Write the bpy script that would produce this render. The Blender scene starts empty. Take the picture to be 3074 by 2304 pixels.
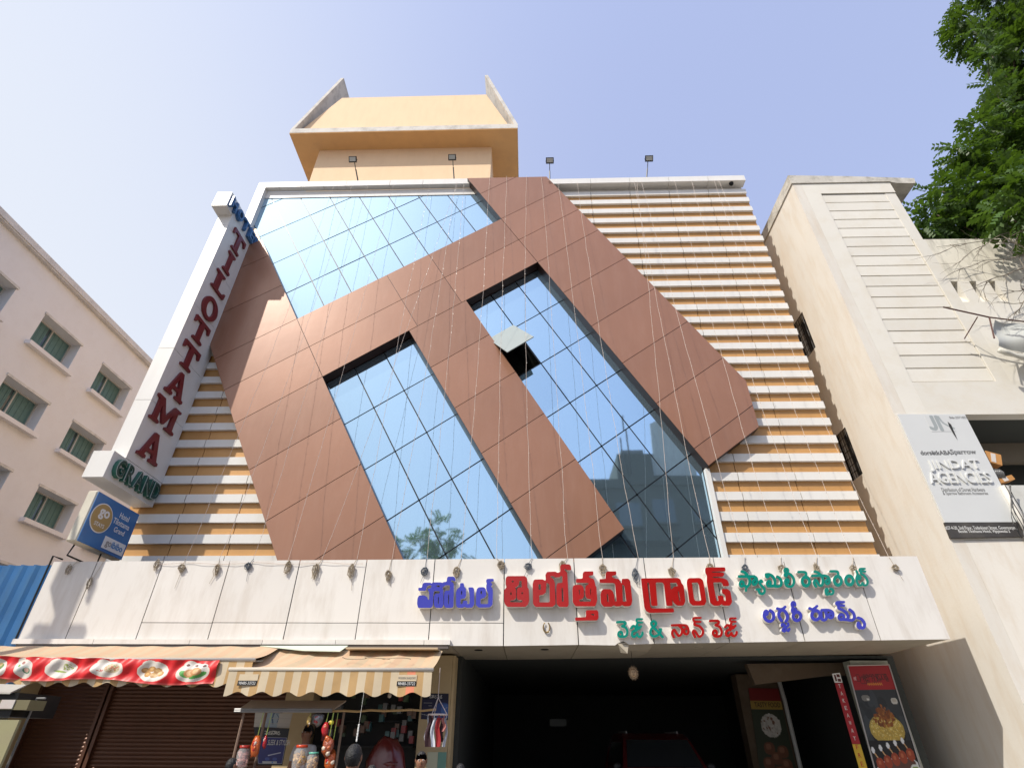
import bpy, bmesh, math, random
import numpy as np
from mathutils import Vector, Matrix
random.seed(7); rng = np.random.default_rng(7)
S = bpy.context.scene; COL = S.collection

# ------------------------------------------------------------------ camera
YAW, PITCH, ROLL, FPX = -2.98097861e-02, 5.83092593e-01, 6.35158574e-03, 1618.6   # surveyed from the photograph's vanishing points
cy_, sy_, cp_, sp_, cr_, sr_ = math.cos(YAW), math.sin(YAW), math.cos(PITCH), math.sin(PITCH), math.cos(ROLL), math.sin(ROLL)
FWD = Vector((sy_*cp_, cy_*cp_, sp_)); _r = Vector((cy_, -sy_, 0)); _u = _r.cross(FWD)
RGT = cr_*_r + sr_*_u; UPV = -sr_*_r + cr_*_u
EYE = Vector((0, -13.5, 1.65))
cam = bpy.data.cameras.new('camera'); co = bpy.data.objects.new('camera', cam); COL.objects.link(co)
cam.sensor_fit = 'HORIZONTAL'; cam.sensor_width = 36; cam.lens = FPX/3074*36; cam.clip_end = 3000; cam.clip_start = .1
m = Matrix((RGT, UPV, -FWD)).transposed().to_4x4(); m.translation = EYE; co.matrix_world = m; S.camera = co

# ------------------------------------------------------------------ light
SUN = Vector((1.04, 1.0, -1.53)).normalized()          # the way sunlight travels
el = math.asin(-SUN.z); az = math.atan2(-SUN.x, -SUN.y)   # compass angle from +Y towards +X
w = bpy.data.worlds.new('World'); S.world = w; w.use_nodes = True
nt = w.node_tree; bg = nt.nodes['Background']
sky = nt.nodes.new('ShaderNodeTexSky'); sky.sky_type = 'NISHITA'; sky.sun_disc = False
sky.sun_elevation = el; sky.sun_rotation = az; sky.altitude = 0; sky.air_density = 1.6; sky.dust_density = 4.5; sky.ozone_density = 4.0
hz = nt.nodes.new('ShaderNodeMixRGB'); hz.inputs[0].default_value = .56; hz.inputs[2].default_value = (2.55, 2.75, 4.15, 1)   # even high haze over the whole sky
nt.links.new(sky.outputs[0], hz.inputs[1]); 
tcn = nt.nodes.new('ShaderNodeTexCoord'); dp = nt.nodes.new('ShaderNodeVectorMath'); dp.operation = 'DOT_PRODUCT'; dp.inputs[1].default_value = (-.95, .0, -.38); nt.links.new(tcn.outputs['Generated'], dp.inputs[0])
mr_ = nt.nodes.new('ShaderNodeMapRange'); mr_.interpolation_type = 'SMOOTHERSTEP'; mr_.inputs[1].default_value = -.62; mr_.inputs[2].default_value = .68; mr_.inputs[3].default_value = 0; mr_.inputs[4].default_value = .95; nt.links.new(dp.outputs['Value'], mr_.inputs[0])
h2 = nt.nodes.new('ShaderNodeMixRGB'); h2.inputs[2].default_value = (3.5, 3.7, 4.05, 1); nt.links.new(mr_.outputs[0], h2.inputs[0]); nt.links.new(hz.outputs[0], h2.inputs[1]); nt.links.new(h2.outputs[0], bg.inputs[0])
bg.inputs[1].default_value = 0.15   # sky colour mixed whiter towards the left horizon
sl = bpy.data.lights.new('sun', 'SUN'); sl.energy = 2.9; sl.angle = math.radians(.53); sl.color = (1, .935, .83)
so = bpy.data.objects.new('sun', sl); COL.objects.link(so); so.rotation_euler = SUN.to_track_quat('-Z', 'Y').to_euler(); so.location = (-20, -20, 30)
S.view_settings.view_transform = 'Standard'; S.view_settings.look = 'None'; S.view_settings.gamma = 1
S.view_settings.use_curve_mapping = False; S.view_settings.exposure = 0.66
S.cycles.max_bounces = 6; S.cycles.use_denoising = True

# ------------------------------------------------------------------ helpers
W = {}            # world position of every object we place
def tag(o, label=None, cat=None, group=None, kind=None):
    if label: o['label'] = label
    if cat: o['category'] = cat
    if group: o['group'] = group
    if kind: o['kind'] = kind
    return o
def empty(name, loc, label, cat, group=None):
    o = bpy.data.objects.new(name, None); COL.objects.link(o); o.location = loc; o.empty_display_size = .2
    W[o.as_pointer()] = Vector(loc); return tag(o, label, cat, group)
def put(name, me, loc, parent=None):
    o = bpy.data.objects.new(name, me); COL.objects.link(o); loc = Vector(loc)
    if parent is not None:
        o.parent = parent; o.location = loc - W[parent.as_pointer()]
    else: o.location = loc
    W[o.as_pointer()] = loc; return o
def mesh(name, vs, fs, mat, parent=None, smooth=False, mats=None, mi=None):
    vs = np.asarray(vs, float); c = (vs.min(0)+vs.max(0))/2
    me = bpy.data.meshes.new(name); me.from_pydata((vs-c).tolist(), [], [tuple(int(i) for i in f) for f in fs])
    for mm in (mats or [mat]): me.materials.append(mm)
    if mi is not None: me.polygons.foreach_set('material_index', np.asarray(mi, dtype=np.int32))
    if smooth: me.polygons.foreach_set('use_smooth', [True]*len(me.polygons))
    me.update(); return put(name, me, c, parent)
_bx = {}
def box(name, x0, x1, y0, y1, z0, z1, mat, parent=None, bev=0):
    d = (round(x1-x0, 4), round(y1-y0, 4), round(z1-z0, 4)); k = (d, mat.name, bev)
    if k not in _bx:
        bm = bmesh.new(); bmesh.ops.create_cube(bm, size=1)
        for v in bm.verts: v.co = Vector((v.co.x*d[0], v.co.y*d[1], v.co.z*d[2]))
        if bev: bmesh.ops.bevel(bm, geom=bm.edges[:], offset=bev, segments=1, affect='EDGES')
        me = bpy.data.meshes.new(name); bm.to_mesh(me); bm.free(); me.materials.append(mat); _bx[k] = me
    return put(name, _bx[k], ((x0+x1)/2, (y0+y1)/2, (z0+z1)/2), parent)
def prism(name, poly, y0, y1, mat, parent=None):
    """polygon given in x,z; thickness from y0 (front) to y1 (back)"""
    n = len(poly); a = sum(poly[i][0]*poly[(i+1) % n][1]-poly[(i+1) % n][0]*poly[i][1] for i in range(n))
    if a < 0: poly = poly[::-1]
    vs = [(p[0], y0, p[1]) for p in poly]+[(p[0], y1, p[1]) for p in poly]
    fs = [tuple(range(n)), tuple(range(2*n-1, n-1, -1))]+[(i, i+n, (i+1) % n+n, (i+1) % n) for i in range(n)]
    return mesh(name, vs, fs, mat, parent)
class MB:
    def __init__(s): s.v = []; s.f = []; s.m = []
    def add(s, vs, fs, m=0):
        o = len(s.v); s.v += [tuple(v) for v in vs]; s.f += [tuple(i+o for i in f) for f in fs]; s.m += [m]*len(fs)
    def box(s, x0, x1, y0, y1, z0, z1, m=0):
        s.add([(x0,y0,z0),(x1,y0,z0),(x1,y1,z0),(x0,y1,z0),(x0,y0,z1),(x1,y0,z1),(x1,y1,z1),(x0,y1,z1)],
              [(0,3,2,1),(4,5,6,7),(0,1,5,4),(1,2,6,5),(2,3,7,6),(3,0,4,7)], m)
    def tube(s, pts, r, n=6, m=0, cap=True):
        pts = [Vector(p) for p in pts]; rr = r if isinstance(r, (list, tuple)) else [r]*len(pts); rings = []
        for i, p in enumerate(pts):
            t = (pts[min(i+1, len(pts)-1)]-pts[max(i-1, 0)]); t = t.normalized() if t.length > 1e-9 else Vector((0,0,1))
            a = t.cross(Vector((0,0,1)) if abs(t.z) < .9 else Vector((1,0,0))).normalized(); b = t.cross(a)
            rings.append([p+(a*math.cos(2*math.pi*k/n)+b*math.sin(2*math.pi*k/n))*rr[i] for k in range(n)])
        vs = [q for g in rings for q in g]; fs = []
        for i in range(len(pts)-1):
            for k in range(n): fs.append((i*n+k, i*n+(k+1) % n, (i+1)*n+(k+1) % n, (i+1)*n+k))
        if cap: fs += [tuple(range(n-1, -1, -1)), tuple((len(pts)-1)*n+k for k in range(n))]
        s.add(vs, fs, m)
    def lathe(s, prof, c, n=16, m=0):
        vs = [(c[0]+r*math.cos(2*math.pi*k/n), c[1]+r*math.sin(2*math.pi*k/n), c[2]+z) for r, z in prof for k in range(n)]
        fs = [(i*n+k, i*n+(k+1) % n, (i+1)*n+(k+1) % n, (i+1)*n+k) for i in range(len(prof)-1) for k in range(n)]
        fs += [tuple(range(n-1, -1, -1)), tuple((len(prof)-1)*n+k for k in range(n))]
        s.add(vs, fs, m)
    def build(s, name, mat, parent=None, smooth=False):
        mats = mat if isinstance(mat, list) else [mat]
        return mesh(name, s.v, s.f, None, parent, smooth, mats, s.m)

# survey: a sighting (px,py in the 3074 x 2304 photograph) taken onto a known plane
def ray(p): return FWD + RGT*((p[0]-1537)/FPX) - UPV*((p[1]-1152)/FPX)
def onY(p, y): d = ray(p); return EYE + d*((y-EYE.y)/d.y)
def onX(p, x): d = ray(p); return EYE + d*((x-EYE.x)/d.x)
def fr(x0, y0, s): return lambda a, b: (x0+s*a, y0+s*b)
z5 = fr(2174,500,.40706); z6 = fr(2374,1100,.36194); z8 = fr(0,1100,.36194); zg = fr(200,560,.3861); zh = fr(150,1150,.34375)
zc = fr(0,1640,.40046); zd = fr(600,1850,.40687); ze = fr(1350,1850,.40687); zf = fr(2150,1850,.41772)

# ------------------------------------------------------------------ materials
MATS = {}
def M(name, col, rough=.6, metal=0., bump=0., bs=20., var=.06, vs=2., dirt=0., dcol=(.25,.2,.15), streak=False, rnd=.05, spec=.5, emit=None, grid=None, coat=0):
    if name in MATS: return MATS[name]
    m_ = bpy.data.materials.new(name); m_.use_nodes = True; t = m_.node_tree; N = t.nodes; L = t.links
    b = N['Principled BSDF']; b.inputs['Roughness'].default_value = rough; b.inputs['Metallic'].default_value = metal
    b.inputs['Specular IOR Level'].default_value = spec; b.inputs['Coat Weight'].default_value = coat; b.inputs['Coat Roughness'].default_value = .15
    tc = N.new('ShaderNodeTexCoord'); ge = N.new('ShaderNodeNewGeometry')
    pos = ge.outputs['Position']
    no = N.new('ShaderNodeTexNoise'); no.inputs['Scale'].default_value = vs; no.inputs['Detail'].default_value = 6; L.new(pos, no.inputs['Vector'])
    mx = N.new('ShaderNodeMixRGB'); mx.blend_type = 'MIX'
    mx.inputs[1].default_value = (*[c*(1-var) for c in col], 1); mx.inputs[2].default_value = (*[min(1, c*(1+var)) for c in col], 1)
    L.new(no.outputs[0], mx.inputs[0]); out = mx.outputs[0]
    if rnd:
        oi = N.new('ShaderNodeObjectInfo'); mr = N.new('ShaderNodeMapRange'); mr.inputs[3].default_value = 1-rnd; mr.inputs[4].default_value = 1+rnd
        L.new(oi.outputs['Random'], mr.inputs[0]); hs = N.new('ShaderNodeHueSaturation'); L.new(out, hs.inputs['Color']); L.new(mr.outputs[0], hs.inputs['Value']); out = hs.outputs[0]
    if dirt:
        mp = N.new('ShaderNodeMapping'); mp.inputs['Scale'].default_value = (2.3, 2.3, .5) if streak else (1.3, 1.3, 1.3); L.new(pos, mp.inputs[0])
        n2 = N.new('ShaderNodeTexNoise'); n2.inputs['Scale'].default_value = 1.6; n2.inputs['Detail'].default_value = 8; n2.inputs['Roughness'].default_value = .65; L.new(mp.outputs[0], n2.inputs['Vector'])
        cr = N.new('ShaderNodeMapRange'); cr.inputs[1].default_value = .46; cr.inputs[2].default_value = .80; cr.inputs[3].default_value = 0; cr.inputs[4].default_value = dirt; L.new(n2.outputs[0], cr.inputs[0])
        m2 = N.new('ShaderNodeMixRGB'); L.new(cr.outputs[0], m2.inputs[0]); L.new(out, m2.inputs[1]); m2.inputs[2].default_value = (*dcol, 1); out = m2.outputs[0]
    L.new(out, b.inputs['Base Color'])
    if bump:
        n3 = N.new('ShaderNodeTexNoise'); n3.inputs['Scale'].default_value = bs; n3.inputs['Detail'].default_value = 5; L.new(pos, n3.inputs['Vector'])
        bp = N.new('ShaderNodeBump'); bp.inputs['Strength'].default_value = bump; bp.inputs['Distance'].default_value = .02; L.new(n3.outputs[0], bp.inputs['Height']); L.new(bp.outputs[0], b.inputs['Normal'])
    if emit: b.inputs['Emission Color'].default_value = (*emit[:3], 1); b.inputs['Emission Strength'].default_value = emit[3]
    MATS[name] = m_; return m_
def printed(name='print', rough=.45):
    if name in MATS: return MATS[name]
    m_ = bpy.data.materials.new(name); m_.use_nodes = True; b = m_.node_tree.nodes['Principled BSDF']; b.inputs['Roughness'].default_value = rough
    a = m_.node_tree.nodes.new('ShaderNodeAttribute'); a.attribute_name = 'print'; m_.node_tree.links.new(a.outputs[0], b.inputs['Base Color']); MATS[name] = m_; return m_

mBrown = M('copper_cladding', (.295,.142,.084), .36, .15, bump=.06, bs=3, var=.12, vs=.7, dirt=.22, dcol=(.42,.25,.18), streak=True, rnd=.10, coat=.25)
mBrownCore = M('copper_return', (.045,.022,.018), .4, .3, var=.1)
mFrame = M('glazing_frame', (.012,.018,.024), .4)
mGlass = M('mirror_glass', (.46,.65,.79), .03, .9, bump=.02, bs=.9, var=.03, vs=.5, rnd=.03)
mOrange = M('ochre_cladding', (.54,.29,.10), .42, .1, bump=.03, bs=4, var=.08, vs=1.2, dirt=.15, dcol=(.25,.11,.03), streak=True, rnd=.06)
mWhite = M('white_cladding', (.73,.715,.68), .38, 0, bump=.03, bs=2.5, var=.03, dirt=.22, dcol=(.5,.46,.4), streak=True, rnd=.03)
mFascia = M('fascia_panel_white', (.72,.69,.645), .42, 0, bump=.04, bs=2, var=.04, vs=1.5, dirt=.6, dcol=(.50,.44,.37), streak=True, rnd=.05)
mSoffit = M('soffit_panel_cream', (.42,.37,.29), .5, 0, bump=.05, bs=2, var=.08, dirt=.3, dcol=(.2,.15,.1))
mTower = M('ochre_render', (.80,.585,.375), .8, 0, bump=.2, bs=25, var=.05, vs=1.2, dirt=.16, dcol=(.5,.3,.14), streak=True)
mConc = M('weathered_render', (.66,.63,.58), .85, 0, bump=.3, bs=18, var=.1, dirt=.75, dcol=(.2,.19,.17), vs=3)
mWallR = M('cream_render', (.71,.67,.60), .82, 0, bump=.12, bs=14, var=.07, vs=.8, dirt=.5, dcol=(.56,.44,.30), streak=True)
mWallR2 = M('cream_band', (.72,.69,.62), .8, 0, bump=.1, bs=14, var=.05, vs=.8, dirt=.4, dcol=(.6,.52,.38))
mWallL = M('grey_white_render', (.77,.75,.745), .85, 0, bump=.15, bs=14, var=.05, vs=.5, dirt=.15, dcol=(.5,.42,.36))
mMoss = M('mossy_coping', (.55,.52,.46), .9, 0, bump=.5, bs=20, var=.2, dirt=.9, dcol=(.11,.11,.09), vs=4)
mDark = M('dark_interior', (.03,.032,.032), .8)
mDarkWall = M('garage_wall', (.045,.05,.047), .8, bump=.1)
mBlack = M('black_metal', (.015,.015,.016), .4, .5)
mSteel = M('galvanised_steel', (.45,.45,.44), .35, .8)
mSilver = M('aluminium', (.25,.25,.25), .45, .6)
mWire = M('wire_cream', (.62,.52,.45), .5); mWireG = M('wire_grey', (.10,.12,.15), .5); mBulb = M('bulb', (.42,.38,.34), .3)

# ------------------------------------------------------------------ outlines: Telugu strokes and letter polygons
def rounded(poly, r):
    out = []; n = len(poly)
    for i in range(n):
        p0, p, p1 = np.array(poly[i-1], float), np.array(poly[i], float), np.array(poly[(i+1) % n], float)
        a, b = p0-p, p1-p; la, lb = np.hypot(*a), np.hypot(*b)
        ra, rb = min(r, .45*la), min(r, .45*lb); A = p+a/la*ra; B = p+b/lb*rb
        for t in (0, .33, .67, 1): out.append(tuple((1-t)**2*A+2*t*(1-t)*p+t*t*B))
    return out
def sdf(strokes, X, Y_):
    d = np.full(X.shape, 1e9)
    for st in strokes:
        if st[0] == 'ring':
            _, cx, cy, rx, ry, rot, wd = st; c, s_ = math.cos(rot), math.sin(rot)
            u = ((X-cx)*c+(Y_-cy)*s_)/rx; v = (-(X-cx)*s_+(Y_-cy)*c)/ry
            d = np.minimum(d, np.abs(np.hypot(u, v)-1)*min(rx, ry)-wd/2)
        else:
            wd = st[0]; P = st[1:]
            for a, b in zip(P[:-1], P[1:]):
                ax, ay = a; bx, by = b; L2 = (bx-ax)**2+(by-ay)**2+1e-9
                t = np.clip(((X-ax)*(bx-ax)+(Y_-ay)*(by-ay))/L2, 0, 1)
                d = np.minimum(d, np.hypot(X-ax-t*(bx-ax), Y_-ay-t*(by-ay))-wd/2)
    return d
def smooth_pts(P, k=3):
    P = [np.array(p, float) for p in P]
    if len(P) < 3: return [tuple(p) for p in P]
    out = []; n = len(P)
    for i in range(n-1):
        p0 = P[max(i-1, 0)]; p1 = P[i]; p2 = P[i+1]; p3 = P[min(i+2, n-1)]
        for j in range(k):
            t = j/k; out.append(tuple(.5*((2*p1)+(-p0+p2)*t+(2*p0-5*p1+4*p2-p3)*t*t+(-p0+3*p1-3*p2+p3)*t**3)))
    out.append(tuple(P[-1])); return out
def stk(wd, *pts): return (wd, *smooth_pts(pts))
def contours(strokes, step):
    xs, ys = [], []
    for st in strokes:
        if st[0] == 'ring': _, cx, cy, rx, ry, rot, wd = st; r = max(rx, ry)+wd; xs += [cx-r, cx+r]; ys += [cy-r, cy+r]
        else: xs += [p[0]+q for p in st[1:] for q in (-st[0], st[0])]; ys += [p[1]+q for p in st[1:] for q in (-st[0], st[0])]
    gx = np.arange(min(xs), max(xs)+step, step); gy = np.arange(min(ys), max(ys)+step, step); X, Y_ = np.meshgrid(gx, gy); D = sdf(strokes, X, Y_)+1e-7
    nxt = {}
    def ip(i, j, k, l): a, b = D[i, j], D[k, l]; t = a/(a-b); return (gx[j]+(gx[l]-gx[j])*t, gy[i]+(gy[k]-gy[i])*t)
    neg = D < 0; act = np.argwhere((neg[:-1, :-1].astype(int)+neg[1:, :-1]+neg[:-1, 1:]+neg[1:, 1:]) % 4 != 0)
    for i, j in act:
        c = [(i, j), (i, j+1), (i+1, j+1), (i+1, j)]; cr = []
        for k in range(4):
            a, b = c[k], c[(k+1) % 4]
            if neg[a] != neg[b]:
                key = tuple(sorted((tuple(map(int, a)), tuple(map(int, b))))); cr.append((bool(neg[a]), key, ip(*key[0], *key[1])))
        for k, e in enumerate(cr):
            if e[0]: nxt[e[1]] = (cr[(k+1) % len(cr)][1], e[2])
    loops = []
    while nxt:
        k0 = next(iter(nxt)); k = k0; lp = []
        while k in nxt: n_, p = nxt.pop(k); lp.append(p); k = n_
        if len(lp) > 6:
            q = [lp[0]]
            for i in range(1, len(lp)-1):
                a, b, c2 = np.array(q[-1]), np.array(lp[i]), np.array(lp[i+1])
                dv = c2-a; dist = abs(dv[0]*(b-a)[1]-dv[1]*(b-a)[0])/(np.hypot(*dv)+1e-9)
                if dist > step*.10 or np.hypot(*(b-a)) > step*4: q.append(lp[i])
            loops.append(q)
    return loops
def fill(loops):
    """flat triangulated region from outline loops (outer + holes)"""
    cu = bpy.data.curves.new('c', 'CURVE'); cu.dimensions = '2D'; cu.fill_mode = 'BOTH'
    for lp in loops:
        sp = cu.splines.new('POLY'); sp.points.add(len(lp)-1); sp.use_cyclic_u = True
        for i, p in enumerate(lp): sp.points[i].co = (p[0], -p[1], 0, 1)
    o = bpy.data.objects.new('c', cu); me = o.to_mesh()
    vs = np.array([v.co[:] for v in me.vertices]); fs = [tuple(p.vertices) for p in me.polygons]; o.to_mesh_clear(); bpy.data.objects.remove(o); bpy.data.curves.remove(cu)
    # weld the doubles a filled curve comes with
    key = {}; idx = []; nv = []
    for v in vs:
        k = (round(v[0], 3), round(v[1], 3))
        if k not in key: key[k] = len(nv); nv.append((v[0], -v[1]))
        idx.append(key[k])
    out = []
    for f in fs:
        g = [idx[i] for i in f]
        if len(set(g)) == len(g) and len(g) > 2:
            a = sum(nv[g[i]][0]*nv[g[(i+1) % len(g)]][1]-nv[g[(i+1) % len(g)]][0]*nv[g[i]][1] for i in range(len(g)))
            if abs(a) > 1e-12: out.append(g if a > 0 else g[::-1])
    return np.array(nv), out
def slab(name, flat, fn, depth, mat, parent, back=None):
    """fn(points 2D) -> front 3D points; depth = vector to the back"""
    nv, fs = flat; F = np.array([fn(p) for p in nv]); B = F+np.array(depth); n = len(nv)
    ec = {}
    for f in fs:
        for i in range(len(f)): ec[(f[i], f[(i+1) % len(f)])] = 1
    side = [(a, b, b+n, a+n) for (a, b) in ec if (b, a) not in ec]
    o = mesh(name, np.vstack([F, B]), [f[::-1] for f in fs]+[tuple(i+n for i in f) for f in fs]+[s_[::-1] for s_ in side], mat, parent)
    bm = bmesh.new(); bm.from_mesh(o.data); bmesh.ops.recalc_face_normals(bm, faces=bm.faces[:]); bm.to_mesh(o.data); bm.free(); return o

def text(name, s, org, xd, yd, mat, parent=None, width=None, height=None, depth=.004, bold=0., align='LEFT', spacing=1.):
    """raised lettering: org = lower left (or centre) corner, xd/yd unit vectors of the writing plane"""
    cu = bpy.data.curves.new('t', 'FONT'); cu.body = s; cu.offset = bold; cu.resolution_u = 3; cu.space_character = spacing; cu.extrude = .5
    o = bpy.data.objects.new('t', cu); me = o.to_mesh(); v = np.array([q.co[:] for q in me.vertices]); fs = [tuple(p.vertices) for p in me.polygons]
    o.to_mesh_clear(); bpy.data.objects.remove(o); bpy.data.curves.remove(cu)
    x0, x1, y0, y1 = v[:, 0].min(), v[:, 0].max(), v[:, 1].min(), v[:, 1].max()
    sx = (width/(x1-x0)) if width else None; sy = (height/(y1-y0)) if height else sx; sx = sx or sy
    X = (v[:, 0]-x0)*sx; Y_ = (v[:, 1]-y0)*sy
    if align == 'CENTER': X -= (x1-x0)*sx/2
    xd, yd = np.array(xd, float), np.array(yd, float); zd_ = np.cross(xd, yd)
    P = np.array(org)+X[:, None]*xd+Y_[:, None]*yd+((v[:, 2]+.5)*depth)[:, None]*zd_
    return mesh(name, P, fs, mat, parent)

# ------------------------------------------------------------------ printed sheets
class Ink:
    def __init__(s, w_, h_, col): s.w, s.h = w_, h_; s.a = np.ones((h_, w_, 3))*np.array(col); s.Y, s.X = np.mgrid[0:h_, 0:w_].astype(float)
    def px(s, msk, col): s.a[msk] = col; return s
    def ell(s, cx, cy, rx, ry, col, rot=0):
        c, q = math.cos(rot), math.sin(rot); u = ((s.X-cx)*c+(s.Y-cy)*q)/rx; v = (-(s.X-cx)*q+(s.Y-cy)*c)/ry; return s.px(u*u+v*v < 1, col)
    def rect(s, x0, y0, x1, y1, col): return s.px((s.X >= x0) & (s.X < x1) & (s.Y >= y0) & (s.Y < y1), col)
    def strokes(s, st, col, sc=1, dx=0, dy=0, sy=None): return s.px(sdf(st, (s.X-dx)/sc, (s.Y-dy)/(sy or sc)) < 0, col)
    def speck(s, cx, cy, rx, ry, cols, n, r):
        for _ in range(n):
            t = random.uniform(0, 6.28); q = math.sqrt(random.random()); s.ell(cx+rx*q*math.cos(t), cy+ry*q*math.sin(t), r*random.uniform(.6, 1.6), r*random.uniform(.4, 1), random.choice(cols), random.uniform(0, 3))
        return s
def sheet(name, ink, fn, parent=None, mat=None, back=.006):
    """fn(u,v) u,v in 0..1 (v down) -> point; the sheet has real thickness towards +y"""
    h_, w_ = ink.h, ink.w; vs = [fn(i/(w_-1), j/(h_-1)) for j in range(h_) for i in range(w_)]; n = len(vs)
    fs = [(j*w_+i, (j+1)*w_+i, (j+1)*w_+i+1, j*w_+i+1) for j in range(h_-1) for i in range(w_-1)]
    rim = [i for i in range(w_)]+[j*w_+w_-1 for j in range(1, h_)]+[(h_-1)*w_+i for i in range(w_-2, -1, -1)]+[j*w_ for j in range(h_-2, 0, -1)]
    bk = [Vector(vs[i])+Vector((0, back, 0)) for i in rim]; k = len(rim)
    fs += [(rim[i], rim[(i+1) % k], n+(i+1) % k, n+i) for i in range(k)]
    o = mesh(name, vs+bk, fs, mat or printed(), parent); o.data.materials[0] = mat or printed()
    at = o.data.attributes.new('print', 'FLOAT_COLOR', 'POINT'); c = np.ones((n+k, 4)); c[:n, :3] = ink.a.reshape(-1, 3); c[n:, :3] = ink.a.reshape(-1, 3)[rim]; at.data.foreach_set('color', c.ravel()); return o
def quadfn(a, b, c, d):
    a, b, c, d = map(Vector, (a, b, c, d)); return lambda u, v: (a*(1-u)+b*u)*(1-v)+(d*(1-u)+c*u)*v

# ================================================================== ground, road, pavement
mAsph = M('asphalt', (.05,.05,.052), .9, bump=.4, bs=40, var=.2); mPave = M('pavement_concrete', (.3,.28,.25), .9, bump=.3, bs=30, dirt=.4, dcol=(.15,.13,.11)); mEarth = M('dusty_ground', (.27,.22,.16), .95, bump=.3)
tag(box('ground', -600, 600, -600, 600, -.5, -.15, mEarth), kind='structure')
tag(box('road', -600, 600, -19, -7.5, -.149, -.03, mAsph), kind='structure')
pv = tag(box('pavement', -16, 24, -7.5, 14, -.149, .0, mPave), kind='structure')
tag(box('kerb', -16, 24, -7.65, -7.5, -.149, .02, M('kerb_stone', (.4,.38,.35), .85, bump=.3)), kind='structure')
tag(box('far_pavement', -40, 40, -30, -19, -.149, .0, mPave), kind='structure')

# ================================================================== the hotel
H = empty('hotel_building', (-1, 5, 0), 'tall hotel with copper coloured crossing bands, mirror glass and white slats over ochre', 'hotel')
A1, A2 = math.radians(35.6), math.radians(60.4)
N1 = (-math.sin(A1), math.cos(A1)); N2 = (math.sin(A2), math.cos(A2)); DET = N1[0]*N2[1]-N1[1]*N2[0]
def LP(c, m_): return ((c*N2[1]-N1[1]*m_)/DET, (N1[0]*m_-N2[0]*c)/DET)      # lattice coordinates to x,z
def clip(poly, a, b, c):
    """keep a*x+b*z >= c"""
    out = []; n = len(poly)
    for i in range(n):
        p, q = poly[i], poly[(i+1) % n]; dp = a*p[0]+b*p[1]-c; dq = a*q[0]+b*q[1]-c
        if dp >= 0: out.append(p)
        if dp*dq < 0: t = dp/(dp-dq); out.append((p[0]+(q[0]-p[0])*t, p[1]+(q[1]-p[1])*t))
    return out
def area(p): return sum(p[i][0]*p[(i+1) % len(p)][1]-p[(i+1) % len(p)][0]*p[i][1] for i in range(len(p)))/2
def inset(poly, g):
    if len(poly) < 3 or abs(area(poly)) < .02: return []
    if area(poly) < 0: poly = poly[::-1]
    out = poly; n = len(poly)
    for i in range(n):
        p, q = poly[i], poly[(i+1) % n]; l = math.hypot(q[0]-p[0], q[1]-p[1])
        if l < 1e-6: continue
        a, b = -(q[1]-p[1])/l, (q[0]-p[0])/l; out = clip(out, a, b, a*p[0]+b*p[1]+g)
        if len(out) < 3: return []
    return out
Z0 = 4.6                                              # everything below this is behind the canopy
CL = [0, 2.41-1.65, 2.41, 4.06, 5.70, 7.33, 8.98, 10.62, 12.27, 13.57, 14.88, 16.60, 18.26, 19.23]
lim = [(0, 1, Z0), (1, 0, -10.42), (-1, 0, -6.44), (0, -1, -20.15)]
def bounded(poly, extra=()):
    for h in list(lim)+list(extra): poly = clip(poly, *h) if len(poly) > 2 else poly
    return poly
bands = [   # (c list, m list)
    (CL, [-2.72, 0]), ([12.27, 13.57, 14.88], [0, 3.27, 4.93, 8.02]),
    ([3.50, 4.06, 5.70, 7.33, 8.98, 10.62, 12.27], [2.96, 5.10]),
    ([3.48, 4.06, 5.70, 7.33, 8.98, 10.62, 12.27, 13.57, 14.88, 16.55, 18.2, 20], [8.02, 10.75])]
for cs, ms in bands:
    full = bounded([LP(cs[0], ms[0]), LP(cs[0], ms[-1]), LP(cs[-1], ms[-1]), LP(cs[-1], ms[0])])
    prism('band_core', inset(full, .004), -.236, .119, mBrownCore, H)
    for i in range(len(cs)-1):
        for j in range(len(ms)-1):
            c0, c1 = cs[i], cs[i+1]
            p = inset(bounded([LP(c0, ms[j]), LP(c0, ms[j+1]), LP(c1, ms[j+1]), LP(c1, ms[j])]), .009)
            if len(p) > 2: prism('cladding_panel', p, -.25, -.2355, mBrown, H)
def inleg(q, c0, c1, m0, m1):
    c = N1[0]*q[0]+N1[1]*q[1]; m_ = N2[0]*q[0]+N2[1]*q[1]; return c0 <= c <= c1 and m0 <= m_ <= m1
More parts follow.
